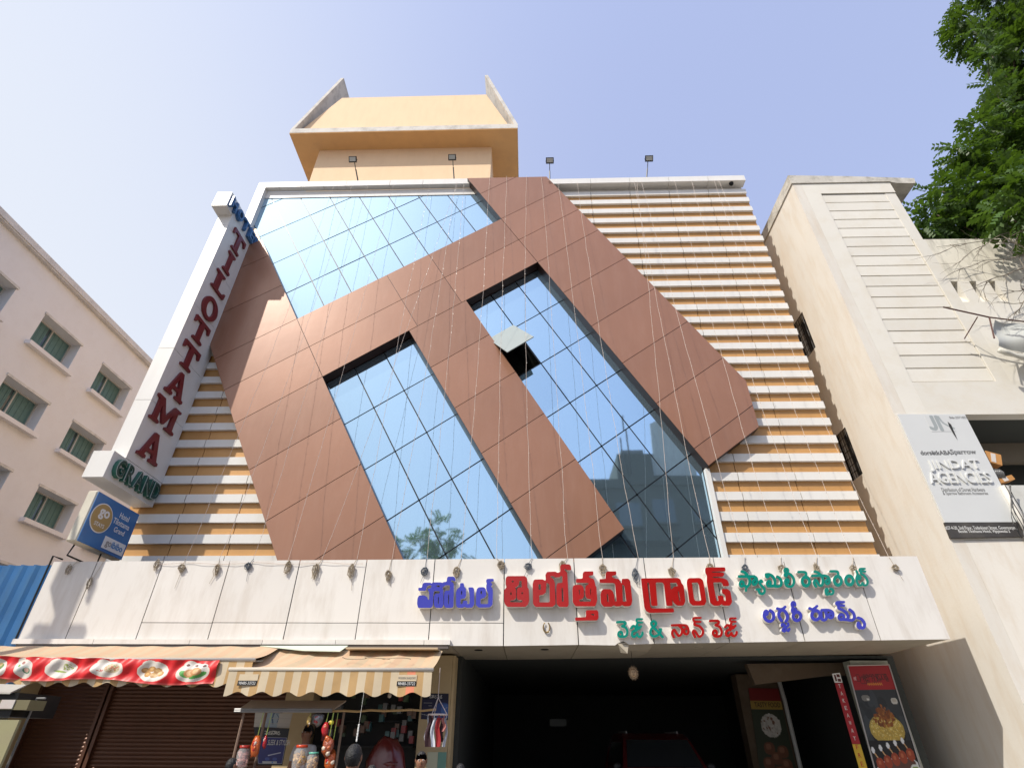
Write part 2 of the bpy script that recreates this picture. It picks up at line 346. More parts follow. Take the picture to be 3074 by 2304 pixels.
# mirror glass panes on the same diagonal grid
GC = [.76, 2.41, 4.06, 5.70, 7.33, 8.98, 10.62, 12.27, 13.9, 14.93, 16.57, 18.23, 19.89, 21.5, 23.2]
GM = [-.07+1.02*k for k in range(-3, 11)]
hole = None
for i in range(len(GC)-1):
    for j in range(len(GM)-1):
        cell = [LP(GC[i], GM[j]), LP(GC[i], GM[j+1]), LP(GC[i+1], GM[j+1]), LP(GC[i+1], GM[j])]
        p = cell
        for h in ((0, 1, Z0), (1, 0, -10.36), (-1, 0, -4.79), (0, -1, -20.02)): p = clip(p, *h) if len(p) > 2 else p
        if len(p) < 3 or abs(area(p)) < .02: continue
        cm = (GC[i]+GC[i+1])/2; mm_ = (GM[j]+GM[j+1])/2
        if cm > 12.3:
            if cm < 14.9 or mm_ > 8.05 or (mm_ < -.1 and cm < 19): continue
        else:
            if mm_ > 8.1 or mm_ < -.1: 
                if not (mm_ > 8.1 and cm < 3.6): continue
            if 2.9 < mm_ < 5.0 and cm > 3.6: continue
            if mm_ < 0 : continue
        if GC[i] == 8.98 and abs(GM[j]-5.03) < .05: hole = cell; continue
        q = inset(p, .018)
        if len(q) > 2:
            o = prism('glass_pane', q, .12, .132, mGlass, H)
            o.rotation_euler = (math.radians(random.uniform(-.3, .3)), 0, math.radians(random.uniform(-.32, .32)))
for poly in ([(-10.38, 12.2), (4.8, 12.2), (4.8, 20.02), (-10.38, 20.02)],):
    prism('glazing_frame', [(-10.38, 12.3), (-1, 12.3), (4.79, 20.02), (-10.38, 20.02)], .134, .2, mFrame, H)
# the lower glazing frame leaves the open window free
hx = [p[0] for p in hole]; hz = [p[1] for p in hole]
b_ = MB()
def fbar(a, b2, wd=.05):
    a, b2 = np.array(a, float), np.array(b2, float)
    if a[1] < b2[1]: a, b2 = b2, a
    if b2[1] < Z0:
        if a[1] <= Z0: return
        b2 = a+(b2-a)*(a[1]-Z0)/(a[1]-b2[1])
    if max(a[0], b2[0]) > 4.79:
        lo, hi = (a, b2) if a[0] < b2[0] else (b2, a)
        if lo[0] >= 4.79: return
        hi2 = lo+(hi-lo)*(4.79-lo[0])/(hi[0]-lo[0]); a, b2 = (lo, hi2)
    d = b2-a; l = np.hypot(*d); n_ = np.array((-d[1], d[0]))/l*wd/2
    v = [a-n_, b2-n_, b2+n_, a+n_]; b_.add([(q[0], .134, q[1]) for q in v]+[(q[0], .2, q[1]) for q in v], [(0,1,2,3),(7,6,5,4),(0,4,5,1),(1,5,6,2),(2,6,7,3),(3,7,4,0)])
for c in GC[:8]:
    p, q = LP(c, .0), LP(c, 8.1); p = LP(c, 0)
    a_, e_ = (LP(c, 0), LP(c, 8.1)) if c > 3.6 else (LP(c, 0), LP(c, 10))
    seg = [a_, e_]
    fbar(*seg)
for m_ in GM[3:12]: fbar(LP(12.27, m_), LP(.2, m_))
b_.build('glazing_bars', mFrame, H)
SASH = 33
# room behind the open window, and the sash swung out on its top hinge
ins = inset(hole, .02); cx_, cz_ = sum(hx)/4, sum(hz)/4
r_ = MB(); n = 4
for i in range(4):
    a, b2 = hole[i], hole[(i+1) % 4]; r_.add([(a[0], .13, a[1]), (b2[0], .13, b2[1]), (b2[0], 1.6, b2[1]), (a[0], 1.6, a[1])], [(0,1,2,3)])
r_.add([(p[0], 1.6, p[1]) for p in hole], [(0,1,2,3)]); r_.build('window_reveal', M('room_wall', (.06,.065,.06), .8), H)
sash = prism('open_sash', inset(hole, .03), -.012, .012, M('frosted_sash', (.27,.31,.31), .5, .0), H)
A_, B_ = Vector((hole[3][0], .1, hole[3][1])), Vector((hole[2][0], .1, hole[2][1]))   # hinge = upper edge
ax = (B_-A_).normalized(); c0 = W[sash.as_pointer()]; sgn = -1 if (Matrix.Rotation(-.5, 4, ax) @ (Vector((cx_, .1, cz_))-A_)).y < 0 else 1
Rm = Matrix.Rotation(sgn*math.radians(SASH), 4, ax)
sash.rotation_euler = Rm.to_euler(); sash.location = A_+Rm @ (c0-A_)-Vector(H.location)
# white frame, parapets
mW = mWhite
lj = [-10.64, -9.75, -8.86, -7.97, -7.08, -5.32, -4.0, -2.05]
for a, b2 in zip(lj[:-1], lj[1:]): box('parapet_panel', a+.006, b2-.006, -.1, .118, 20.02, 20.33, mW, H)
rj = [.98, 2.62, 4.13, 5.64, 7.15, 8.57]
for a, b2 in zip(rj[:-1], rj[1:]): box('parapet_panel', a+.006, b2-.006, -.25, .085, 19.69, 19.985, mW, H)
box('parapet_core', -10.6, 8.5, .09, .5, 19.6, 19.97, mW, H); box('frame_panel', -10.64, -10.31, -.1, .118, 17.65, 20.014, mW, H)
box('frame_panel', 4.79, 4.91, -.06, .1, Z0, 7.75, mW, H)
box('main_wall', -10.6, 8.52, 1.72, 13, 3.4, 19.59, mTower, H); box('side_wall', 8.40, 8.52, .125, 1.71, 3.4, 19.59, mTower, H); box('side_wall', -10.6, -10.48, .205, 1.71, 3.4, 19.59, mTower, H); box('lower_wall', -10.6, -1.7, 1.72, 13, 0, 3.39, mTower, H); box('roof_slab', -10.6, 8.52, .51, 13, 19.6, 19.9, mConc, H)
q = MB(); q.lathe([(.002,-.11),(.06,-.09),(.085,-.03),(.085,0)], (8.05, -.12, 19.69), 14); q.build('dome_camera', mBlack, H, True)
# slats over ochre backing boards
tops = [19.489,18.999,18.468,17.929,17.383,16.84,16.298,15.766,15.237,14.692,14.165,13.625,13.091,12.553,12.016,11.479,10.942,10.402,9.86,9.308,8.757,8.206,7.656,7.112,6.568,6.022,5.476,4.93]
jr = [1.10,2.615,4.13,5.64,7.15,8.60]; jl = [-10.62,-9.13,-7.6,-6.1]
for k, zt in enumerate(tops):
    zb = zt-.232; nx = tops[k+1] if k+1 < len(tops) else zt-.545
    zm = zb
    xr = min(6.44, (10.75-.494*zm)/.8695)-.1 if zm > 8.9 else ((8.02-.494*zm)/.8695 if zm > 7.8 else 4.91)
    xr0 = min(xr, min(6.44, (10.75-.494*zt)/.8695)) if zm > 8.9 else xr
    if 7.8 < zm <= 8.9: xr0 = 4.86
    for a, b2 in zip(jr[:-1], jr[1:]):
        a2 = max(a, 4.915 if zt < 7.9 else (8.25-.494*zb)/.8695, 4.92 if zb < 8.9 else -99)
        if b2 > xr0-.3 and b2-a2 > .1:
            box('slat', a2+.010, b2-.010, 0, .088, zb, zt, mW, H)
            box('backing_panel', a2+.009, b2-.009, .09, .12, nx+.006, zt-.006, mOrange, H)
    if zt < 12.1:
        xl = (-2.72-.494*zb)/.8695
        for a, b2 in zip(jl[:-1], jl[1:]):
            if a < xl+.1:
                box('slat', a+.010, b2-.010, 0, .088, zb, zt, mW, H); box('backing_panel', a+.009, b2-.009, .09, .12, nx+.006, zt-.006, mOrange, H)
prism('backing_panel', [(-10.62, 16.85), (-10.62, 17.72), (-10.12, 17.72), (-9.66, 16.85)], .03, .1, mOrange, H)
# stair tower on the roof
T = mTower
tw = MB(); tw.box(-9.96, -1.53, 2.0, 7, 19.9, 25.67); tw.build('stair_tower', T, H)
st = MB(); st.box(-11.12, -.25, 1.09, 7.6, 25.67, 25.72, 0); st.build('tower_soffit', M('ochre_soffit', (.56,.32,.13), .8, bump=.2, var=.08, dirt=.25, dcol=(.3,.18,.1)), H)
box('tower_ledge', -11.13, -.24, 1.08, 7.6, 25.722, 26.06, mConc, H)
tp = [(-10.95, 26.06), (-.55, 26.06), (-1.86, 29.2), (-9.3, 29.2)]
prism('tower_parapet', tp, 1.35, 1.6, T, H)
def fin(s, x0, x1, zt, nm):
    v = []
    for (y0, y1) in ((1.08, 7.4),):
        a, b2, t = x0, x1, .16*s
        pts = [(a, 26.06), (a+t, 26.06), (b2+t, zt), (b2, zt)]
        return prism(nm, pts, 1.085, 5.5, mConc, H)
fin(1, -11.12, -9.55, 30.65, 'tower_fin'); fin(-1, -.25, -1.80, 30.6, 'tower_fin')

# ================================================================== canopy with fascia
C = empty('entrance_canopy', (-1, -.3, 3.3), 'long white panelled entrance canopy over the shops, carrying the raised Telugu letters', 'canopy')
fx = [-10.61, -9.60, -8.11, -6.60, -5.03, -3.54, -2.03, -.5, 1.02, 2.54, 4.05, 5.55, 7.05, 8.43]
def zbot(x): return 3.27 if x < -3 else 3.235+.0155*max(0, x+.5)
def ztop(x): return 4.925+.0045*(x+10.6)
for i, (a, b2) in enumerate(zip(fx[:-1], fx[1:])):
    a1, b1 = a+.010, b2-.010; t = random.uniform(-.004, .004)
    if 3 <= i <= 6 or i == 2:
        prism('fascia_panel', [(a1, 3.672), (b1, 3.668), (b1, ztop(b1)), (a1, ztop(a1))], -1.5+t, -1.48, mFascia, C)
        prism('fascia_panel', [(a1, zbot(a1)), (b1, zbot(b1)), (b1, 3.655), (a1, 3.66)], -1.5+t, -1.48, mFascia, C)
    elif i == 8:   # lower edge dented and torn
        prism('fascia_panel', [(a1, zbot(a1)), (1.75, 3.25), (1.83, 3.30), (1.93, 3.325), (1.98, 3.30), (2.03, 3.265), (b1, zbot(b1)), (b1, ztop(b1)), (a1, ztop(a1))], -1.5, -1.48, mFascia, C)
    else: prism('fascia_panel', [(a1, zbot(a1)), (b1, zbot(b1)), (b1, ztop(b1)), (a1, ztop(a1))], -1.5+t, -1.48, mFascia, C)
box('canopy_core', -10.58, 8.40, -1.478, .19, 3.42, 4.9, mFrame, C)
sx_ = [-10.58, -8.11, -6.6, -5.03, -3.54, -1.55, -.5, 1.02, 2.54, 4.05, 5.55, 7.05, 8.42]
for a, b2 in zip(sx_[:-1], sx_[1:]):
    v = []; z0, z1 = zbot(a)+.003, zbot(b2)+.003
    sag = -.07 if a == 1.02 else 0
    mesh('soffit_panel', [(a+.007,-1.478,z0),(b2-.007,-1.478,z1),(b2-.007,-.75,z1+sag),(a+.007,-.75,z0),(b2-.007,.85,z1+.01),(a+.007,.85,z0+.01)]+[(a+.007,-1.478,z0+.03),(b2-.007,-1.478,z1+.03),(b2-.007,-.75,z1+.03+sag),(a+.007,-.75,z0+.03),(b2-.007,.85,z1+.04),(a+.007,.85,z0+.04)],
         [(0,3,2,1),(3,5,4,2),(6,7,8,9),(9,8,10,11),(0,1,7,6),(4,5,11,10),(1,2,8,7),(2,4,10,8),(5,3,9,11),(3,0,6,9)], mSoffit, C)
mesh('torn_flap', [(1.80,-1.50,3.29),(2.02,-1.50,3.25),(1.98,-1.52,3.10),(1.86,-1.40,3.13),(1.80,-1.49,3.29),(2.02,-1.49,3.25),(1.98,-1.51,3.10),(1.86,-1.39,3.13)], [(0,3,2,1),(4,5,6,7),(0,1,5,4),(1,2,6,5),(2,3,7,6),(3,0,4,7)], mSoffit, C)
for x in (-1.05, .35, 2.0, 3.6): 
    q = MB(); q.lathe([(.085, -.008), (.085, .02)], (x, -.9, zbot(x)), 16); q.build('downlight', mBlack if x < 1 else mSoffit, C)
box('canopy_trim', -10.6, -8.9, -1.62, -1.506, 3.24, 3.335, mFascia, C)
for a, b2 in ((-8.89, -6.9), (-6.89, -5.4), (-5.39, -3.9), (-3.89, -2.1), (-2.09, -1.57)): box('canopy_trim', a, b2, -1.62, -1.506, 3.24, 3.33, mFascia, C)
box('trim_shade_strip', -10.5, -1.6, -1.6, -1.51, 3.17, 3.238, M('trim_shade_dark', (.12,.10,.09), .6), C)  # dark strip added to draw the shade beneath the trim
box('side_panel', 8.405, 8.43, -1.478, .85, 3.385, 5.0, mFascia, C)

# ================================================================== ground floor behind the canopy
G = empty('ground_floor_front', (-2, 1, 0), 'shop fronts and open car park entrance below the white canopy', 'shop front')
mPil = M('yellow_render', (.60,.46,.26), .8, bump=.15, bs=12, dirt=.35, dcol=(.3,.2,.1))
mDim = M('beige_plaster_shaded', (.11,.075,.045), .85, dirt=.3)  # beige plaster with the indoor shade put into its colour
box('entrance_pier', -2.30, -1.66, -.3, .19, 0, 3.2, mPil, G)
box('pier_side', -1.655, -1.6, -.28, .19, 0, 3.2, mPil, G)
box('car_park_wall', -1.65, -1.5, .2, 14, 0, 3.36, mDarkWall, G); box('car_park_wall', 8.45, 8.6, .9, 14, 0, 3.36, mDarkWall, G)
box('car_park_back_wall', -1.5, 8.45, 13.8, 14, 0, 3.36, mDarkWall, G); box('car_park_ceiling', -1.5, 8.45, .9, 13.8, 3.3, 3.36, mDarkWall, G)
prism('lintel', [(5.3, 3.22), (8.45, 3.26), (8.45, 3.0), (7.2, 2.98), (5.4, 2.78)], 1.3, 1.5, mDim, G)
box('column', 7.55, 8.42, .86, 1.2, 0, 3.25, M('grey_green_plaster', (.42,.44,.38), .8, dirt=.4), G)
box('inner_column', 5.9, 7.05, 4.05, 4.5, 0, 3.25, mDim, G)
MB_ = MB(); MB_.tube([(7.02,3.9,3.2),(7.06,3.9,2.6),(7.06,3.9,0)], .055, 10); MB_.build('downpipe', M('grey_pipe', (.5,.5,.48), .5), G)
box('shop_side_wall', -5.2, -4.6, -.3, .19, 0, 3.2, mPil, G)
box('shop_side_wall', -11.6, -10.9, -.5, .3, 0, 3.2, mPil, G)
# roller shutters
mSh = M('shutter_brown', (.115,.048,.026), .38, .3, bump=.1, bs=8, dirt=.35, dcol=(.045,.025,.018), streak=True)
def shutter(x0, x1, lab):
    t = empty('roller_shutter', ((x0+x1)/2, .1, 0), lab, 'shutter', 'brown roller shutters under the left awning')
    q = MB(); z = 0; P = []
    while z < 2.95:
        for k in range(6): P.append((z+k*.075/6, .1-.016*math.sin(math.pi*k/6)))
        z += .075
    vs = [(x, y, zz) for zz, y in P for x in (x0+.05, x1-.05)]; q.add(vs, [(2*i, 2*i+1, 2*i+3, 2*i+2) for i in range(len(P)-1)])
    q.add([(x0+.05,.13,0),(x1-.05,.13,0),(x1-.05,.13,z),(x0+.05,.13,z)], [(0,3,2,1)])
    tag(q.build('curtain', mSh, t), kind='stuff')
    box('guide_rail', x0, x0+.07, .0, .16, 0, 3.0, mSh, t); box('guide_rail', x1-.07, x1, .0, .16, 0, 3.0, mSh, t)
    box('bottom_bar', x0+.07, x1-.07, .05, .12, 0, .08, mSh, t); return t
shutter(-10.9, -9.35, 'narrow brown roller shutter left of the wide one'); shutter(-9.3, -5.2, 'wide brown roller shutter under the red food banner')
# dark kiosk shop between shutter and pier
K = empty('open_shop', (-3.5, .1, 0), 'dark open stall shop under the striped awning with small packets hanging', 'shop')
box('back_wall', -4.58, -2.32, .1, .18, 0, 3.2, mDark, K); box('shelf', -4.5, -2.4, -.15, .08, 1.95, 1.98, mDark, K); box('shelf', -4.5, -2.4, -.15, .08, 1.5, 1.53, mDark, K)
pk = [M('packet_'+n_, c, .35, spec=.6) for n_, c in (('grey', (.16,.16,.15)), ('teal', (.03,.10,.10)), ('brown', (.14,.08,.05)), ('red', (.22,.02,.02)), ('green', (.05,.09,.04)))]
for i in range(60):
    x = -4.45+random.random()*2.0; z = 1.55+random.random()*1.15; box('packet', x, x+.09, -.2-random.random()*.2, -.17+.0, z, z+.13, random.choice(pk), K)

# ================================================================== pylon sign
P_ = empty('pylon_sign', (-10.15, -.8, 5), 'tall white vertical pylon sign with maroon serif letters spelling TILOTTAMA', 'sign')
zs_ = [7.435, 9.135, 10.85, 12.58, 14.30, 16.02, 16.55]
for a, b2 in zip(zs_[:-1], zs_[1:]):
    box('pylon_panel', -10.385, -9.93, -1.58, -.002, a+.006, b2-.006, mWhite, P_)
box('head_box', -10.45, -9.93, -2.0, 0.30, 16.50, 17.20, mWhite, P_, .006)
box('foot_box', -10.45, -9.93, -2.0, -.002, 6.745, 7.43, mWhite, P_, .006)
mMar = M('maroon_letter', (.17,.016,.02), .35, 0, var=.1, rnd=.05)
GL = {'T': [[(0,1),(1,1),(1,.70),(.92,.70),(.85,.86),(.62,.86),(.62,.13),(.80,.09),(.80,0),(.20,0),(.20,.09),(.38,.13),(.38,.86),(.15,.86),(.08,.70),(0,.70)]],
 'I': [[(.2,1),(.8,1),(.8,.91),(.63,.86),(.63,.14),(.8,.09),(.8,0),(.2,0),(.2,.09),(.37,.14),(.37,.86),(.2,.91)]],
 'L': [[(.05,1),(.65,1),(.65,.91),(.48,.86),(.48,.13),(.8,.13),(.9,.3),(1,.3),(.96,0),(.05,0),(.05,.09),(.2,.14),(.2,.86),(.05,.91)]],
 'O': [[(.5+.5*math.cos(t), .5+.5*math.sin(t)) for t in np.linspace(0, 6.283, 29)[:-1]], [(.5+.25*math.cos(t), .5+.36*math.sin(t)) for t in np.linspace(0, 6.283, 25)[:-1]]],
 'A': [[(.42,1),(.60,1),(.90,.12),(1,.1),(1,0),(.58,0),(.58,.1),(.68,.12),(.63,.27),(.33,.27),(.28,.12),(.38,.1),(.38,0),(0,0),(0,.1),(.1,.12)], [(.37,.39),(.60,.39),(.485,.74)]],
 'M': [[(0,1),(.27,1),(.5,.42),(.73,1),(1,1),(1,.91),(.9,.87),(.9,.13),(1,.09),(1,0),(.64,0),(.64,.09),(.74,.13),(.74,.68),(.53,.12),(.45,.12),(.25,.68),(.25,.13),(.35,.09),(.35,0),(0,0),(0,.09),(.1,.13),(.1,.87),(0,.91)]]}
for ch, zt, zb, y0, y1 in (('T',16.28,15.50,-1.27,-.48),('I',15.33,14.52,-1.25,-.55),('L',14.32,13.60,-1.32,-.50),('O',13.30,12.50,-1.31,-.50),('T',12.33,11.60,-1.32,-.52),('T',11.38,10.60,-1.34,-.52),('A',10.42,9.62,-1.35,-.52),('M',9.42,8.68,-1.47,-.38),('A',8.45,7.68,-1.37,-.52)):
    fl = fill([[(p[0], -p[1]) for p in lp] for lp in GL[ch]])
    o = slab('letter', fl, lambda p: (-9.862, y0+p[0]*(y1-y0), zb-p[1]*(zt-zb)), (-.066, 0, 0), mMar, P_)
mBl = M('blue_letter', (.05,.15,.34), .3); mGn = M('green_letter', (.03,.14,.10), .3); mRim = M('letter_rim', (.55,.6,.58), .4); mGnD = M('green_letter_face', (.015,.06,.05), .3)
for k, ch in enumerate('HOTEL'):
    y = -1.95+k*.445
    text('letter', ch, (-9.928, y, 16.58), (0,1,0), (0,0,1), mBl, P_, .37, .48, .10, .035); text('letter', ch, (-9.826, y+.05, 16.63), (0,1,0), (0,0,1), mBl, P_, .27, .37, .02, .01)
for k, ch in enumerate('GRAND'):
    y = -1.86+k*.365
    o = text('letter', ch, (-9.928, y, 6.86), (0,1,0), (0,0,1), mGn, P_, .315, .47, .10, .035)
    text('letter_outline', ch, (-9.826, y+.012, 6.872), (0,1,0), (0,0,1), mRim, o, .29, .446, .006, .02); text('letter_face', ch, (-9.818, y+.027, 6.885), (0,1,0), (0,0,1), mGnD, o, .262, .42, .006, .012)

# lightbox hanging under the pylon
B = empty('lightbox_sign', (-9.9, -1.2, 5.2), 'blue lightbox sign with a gold disc hanging under the white pylon', 'sign')
mBlue = M('lightbox_blue', (.03,.16,.42), .25, coat=.4)
box('housing', -10.15, -9.905, -1.98, -.40, 5.24, 6.42, M('lightbox_cream', (.66,.62,.5), .4, dirt=.3), B, .03); box('face', -9.904, -9.89, -1.96, -.42, 5.26, 6.40, mBlue, B)
q = MB(); nn = 40; c = (-1.575, 5.90); rr = .335
def disc(nm, xx, cyy, czz, r, mat, par, ry=None):
    q = MB(); n = 40; ry = ry or r
    f = [(xx+.006, cyy+r*math.cos(2*math.pi*k/n), czz+ry*math.sin(2*math.pi*k/n)) for k in range(n)]; bk = [(xx, p[1], p[2]) for p in f]
    q.add(f+bk, [tuple(range(n))]+[(k, k+n, (k+1) % n+n, (k+1) % n) for k in range(n)]); return q.build(nm, mat, par)
mInk = M('ink_white', (.8,.8,.78), .5); d0 = disc('disc_rim', -9.889, -1.575, 5.90, .345, mInk, B, .335); disc('disc', -9.882, -1.575, 5.90, .32, M('gold_ink', (.42,.29,.11), .4), B, .31)
e_ = (0,1,0); u_ = (0,0,1)
text('lettering', 'go', (-9.874, -1.72, 5.86), e_, u_, mInk, B, .34, .24, .004, .03); text('lettering', 'STAYS', (-9.874, -1.74, 5.70), e_, u_, mInk, B, .33, .09, .004, .01)
text('lettering', 'Hotel', (-9.888, -1.05, 6.10), e_, u_, mInk, B, .34, .13, .004, .004); text('lettering', 'Tilottama', (-9.888, -1.19, 5.93), e_, u_, mInk, B, .60, .13, .004, .004); text('lettering', 'Grand', (-9.888, -1.06, 5.76), e_, u_, mInk, B, .38, .12, .004, .004)
box('plate', -9.889, -9.882, -1.23, -.47, 5.33, 5.60, mInk, B); text('lettering', 'go', (-9.881, -1.15, 5.36), e_, u_, M('ink_grey', (.35,.33,.3), .5), B, .20, .15, .004, .015); text('lettering', 'ibibo', (-9.881, -.94, 5.40), e_, u_, M('ink_blue', (.05,.22,.5), .5), B, .40, .15, .004, .02)
q = MB(); q.tube([(-10.12,-1.7,5.3),(-10.15,-1.75,5.0),(-9.9,-1.35,4.9)], .02); q.tube([(-10.0,-1.0,5.25),(-10.0,-1.0,4.95),(-9.6,-.8,4.9)], .02); q.build('bracket', mBlack, B)

# ================================================================== raised Telugu lettering on the fascia
def TW(name, lab, catg, F, glyphs, face, yb, dep, rim=.012, step=None):

    t = None
    for g in glyphs:
        if g[0] == 'poly': loops = [rounded(lp, 26 if i == 0 else 12) for i, lp in enumerate(g[1:])]
        else: loops = contours(g[1], step or g[2] if len(g) > 2 else step)
        fl = fill(loops); yf = -1.5-yb-dep
        if t is None:
            c = onY(F(*fl[0].mean(0)), -1.5); t = empty(name, (c.x, -1.5, c.z), lab, catg, 'raised Telugu lettering on the canopy')
        fn = lambda p: tuple(onY(F(p[0], p[1]), yf))
        o = slab('letter', fl, lambda p: tuple(onY(F(p[0], p[1]), yf)), (0, dep-.012, 0), mLet, t)
        slab('letter_face', fl, lambda p: tuple(onY(F(p[0], p[1]), yf)+Vector((0, -.0125, 0))), (0, .012, 0), face, o)
    return t
mLet = M('letter_return', (.78,.75,.70), .35, dirt=.2); fRed = M('red_acrylic', (.37,.006,.004), .3, var=.2, vs=2.2, rnd=.06, coat=.1, dirt=.25, dcol=(.2,.03,.03)); fBlue = M('violet_blue_acrylic', (.045,.05,.40), .3, coat=.1, rnd=.05); fTeal = M('teal_acrylic', (.0,.22,.165), .3, coat=.1, rnd=.04)
B1 = fr(1230,1690,.12658); R2 = fr(1500,1680,.12060); R3 = fr(1700,1680,.12060); R4 = fr(1900,1680,.14467); G5 = fr(2200,1690,.09946); G6 = fr(2380,1690,.1085); P7 = fr(2270,1790,.15823); V8 = fr(1840,1840,.18083)
blue = [('poly', [(205,578),(290,578),(303,500),(335,458),(505,458),(515,480),(550,450),(745,450),(775,465),(800,445),(880,435),(885,350),(910,315),(1050,315),(1085,360),(1085,432),(1040,410),(985,400),(975,430),(1030,460),(1050,510),(1040,1020),(1000,1055),(850,1055),(812,1000),(820,690),(850,645),(950,645),(955,518),(840,518),(805,560),(765,565),(797,610),(802,990),(765,1055),(620,1055),(578,1000),(575,800),(590,745),(620,715),(710,715),(715,655),(575,655),(563,740),(550,1000),(510,1055),(200,1055),(176,960),(185,830),(225,760),(360,760),(415,800),(442,870),(465,860),(465,680),(430,640),(425,600),(500,590),(520,540),(510,518),(425,525),(405,560),(385,640),(350,650),(205,650)], [(640,522),(715,522),(712,560),(642,560)], [(675,800),(692,800),(688,965),(668,965)], [(915,745),(938,745),(930,965),(908,965)]),
 ('poly', [(1195,470),(1280,465),(1295,560),(1335,600),(1340,760),(1310,830),(1215,840),(1205,870),(1205,970),(1240,965),(1265,930),(1270,880),(1360,885),(1370,970),(1415,965),(1425,900),(1425,760),(1400,640),(1390,570),(1500,568),(1527,610),(1530,980),(1480,1050),(1340,1050),(1300,1025),(1260,1055),(1130,1050),(1098,980),(1100,680),(1130,600),(1190,570)], [(1218,660),(1245,655),(1245,740),(1218,740)]),
 ('poly', [(1640,565),(1765,565),(1805,610),(1815,760),(1770,820),(1690,835),(1680,860),(1680,965),(1860,965),(1865,720),(1815,620),(1815,520),(1830,480),(1812,440),(1815,395),(1840,368),(1990,365),(1998,420),(1920,440),(1920,460),(1950,465),(1955,520),(1925,545),(1965,600),(1975,700),(1965,980),(1905,1040),(1640,1050),(1570,990),(1575,680),(1600,600)], [(1680,660),(1715,655),(1715,730),(1680,730)])]
red1 = [('poly', [(190,400),(630,398),(680,450),(692,540),(690,680),(725,720),(737,1000),(710,1100),(640,1165),(190,1165),(125,1090),(113,1000),(110,760),(150,700),(172,680),(150,600),(150,460)], [(500,510),(545,525),(550,680),(450,690),(430,740),(428,950),(470,995),(570,1000),(565,1045),(520,1055),(270,1050),(258,1010),(350,995),(395,960),(410,930),(410,740),(385,690),(440,660),(480,610),(488,540)], [(300,520),(345,510),(350,555),(305,555)], [(262,810),(295,800),(300,870),(265,870)], [(540,800),(575,800),(575,850),(545,850)]),
 ('poly', [(870,485),(1070,480),(1140,520),(1150,470),(1135,370),(1180,295),(1390,288),(1440,325),(1510,290),(1500,200),(1515,130),(1560,105),(1740,108),(1775,160),(1785,252),(1670,252),(1650,225),(1610,225),(1612,255),(1680,320),(1690,450),(1720,1100),(1690,1165),(1480,1165),(1415,1090),(1410,640),(1440,575),(1560,568),(1560,400),(1510,400),(1500,430),(1370,430),(1350,400),(1265,400),(1260,420),(1340,480),(1375,580),(1390,1100),(1320,1165),(890,1165),(830,1090),(820,600),(840,520)], [(985,880),(1090,860),(1150,800),(1165,560),(1230,600),(1240,640),(1245,1040),(1210,1055),(990,1055)], [(965,605),(1020,600),(1025,740),(970,740)], [(1540,700),(1570,690),(1592,1030),(1550,1035)])]
red2 = [('poly', [(240,470),(405,462),(410,330),(440,285),(670,280),(675,375),(560,395),(560,420),(600,450),(680,470),(710,560),(715,610),(750,680),(770,1000),(720,1150),(230,1150),(160,1050),(150,720),(170,650),(210,620),(350,615),(410,650),(438,720),(442,900),(400,970),(320,985),(325,1035),(600,1035),(620,975),(520,960),(475,900),(465,700),(500,625),(550,610),(550,570),(240,565)], [(310,740),(335,735),(337,860),(325,860)], [(585,720),(610,720),(612,860),(600,860)]),
 ('poly', [(490,1250),(770,1245),(795,1290),(800,1440),(770,1500),(220,1510),(220,1430),(485,1420)], [(600,1340),(690,1335),(690,1385),(620,1360)]),
 ('poly', [(825,475),(975,470),(980,340),(1010,285),(1240,280),(1245,370),(1135,395),(1135,420),(1180,455),(1290,470),(1340,520),(1375,590),(1380,470),(1540,462),(1590,520),(1640,1000),(1620,1110),(1570,1150),(1440,1150),(1385,1115),(1350,1150),(1230,1155),(1185,1125),(1130,1160),(930,1160),(860,1070),(845,860),(870,770),(920,725),(1090,725),(1150,770),(1190,870),(1207,1030),(1250,1030),(1215,610),(1190,572),(830,570)], [(1390,610),(1445,640),(1490,1020),(1460,1040),(1405,1030)], [(1005,850),(1035,850),(1052,1040),(1020,1040)])]
red3 = [('poly', [(165,380),(930,372),(985,400),(1005,480),(1050,530),(1060,600),(1085,860),(1045,945),(920,945),(840,880),(812,800),(820,950),(695,950),(640,500),(610,465),(470,465),(510,950),(380,950),(330,470),(300,465),(295,490),(360,980),(400,1005),(840,1000),(855,1085),(340,1095),(270,1060),(235,980)], [(765,475),(900,470),(928,540),(850,555),(800,610),(785,600)], [(930,650),(950,650),(980,850),(960,850)]),
 ('poly', [(1160,375),(1390,372),(1450,420),(1470,500),(1522,860),(1480,940),(1240,945),(1170,880),(1115,480),(1120,410)], [(1220,470),(1335,465),(1365,510),(1415,830),(1370,850),(1290,845),(1265,800)]),
 ('poly', [(1510,155),(1910,150),(1920,235),(1625,240),(1640,260),(1885,262),(1890,300),(1870,345),(1645,345),(1660,370),(1860,375),(1950,410),(1985,470),(1990,540),(1870,545),(1850,480),(1820,460),(1660,465),(1730,850),(1775,850),(1755,740),(1870,740),(1890,850),(1930,845),(1910,720),(1850,690),(1840,600),(1960,600),(2020,650),(2055,870),(2010,945),(1870,945),(1840,910),(1800,945),(1670,945),(1600,880),(1530,450),(1535,330),(1500,260),(1495,190)])]
def ring(cx, cy, rx, ry, wd, rot=0): return ('ring', cx, cy, rx, ry, rot, wd)
w5 = 84
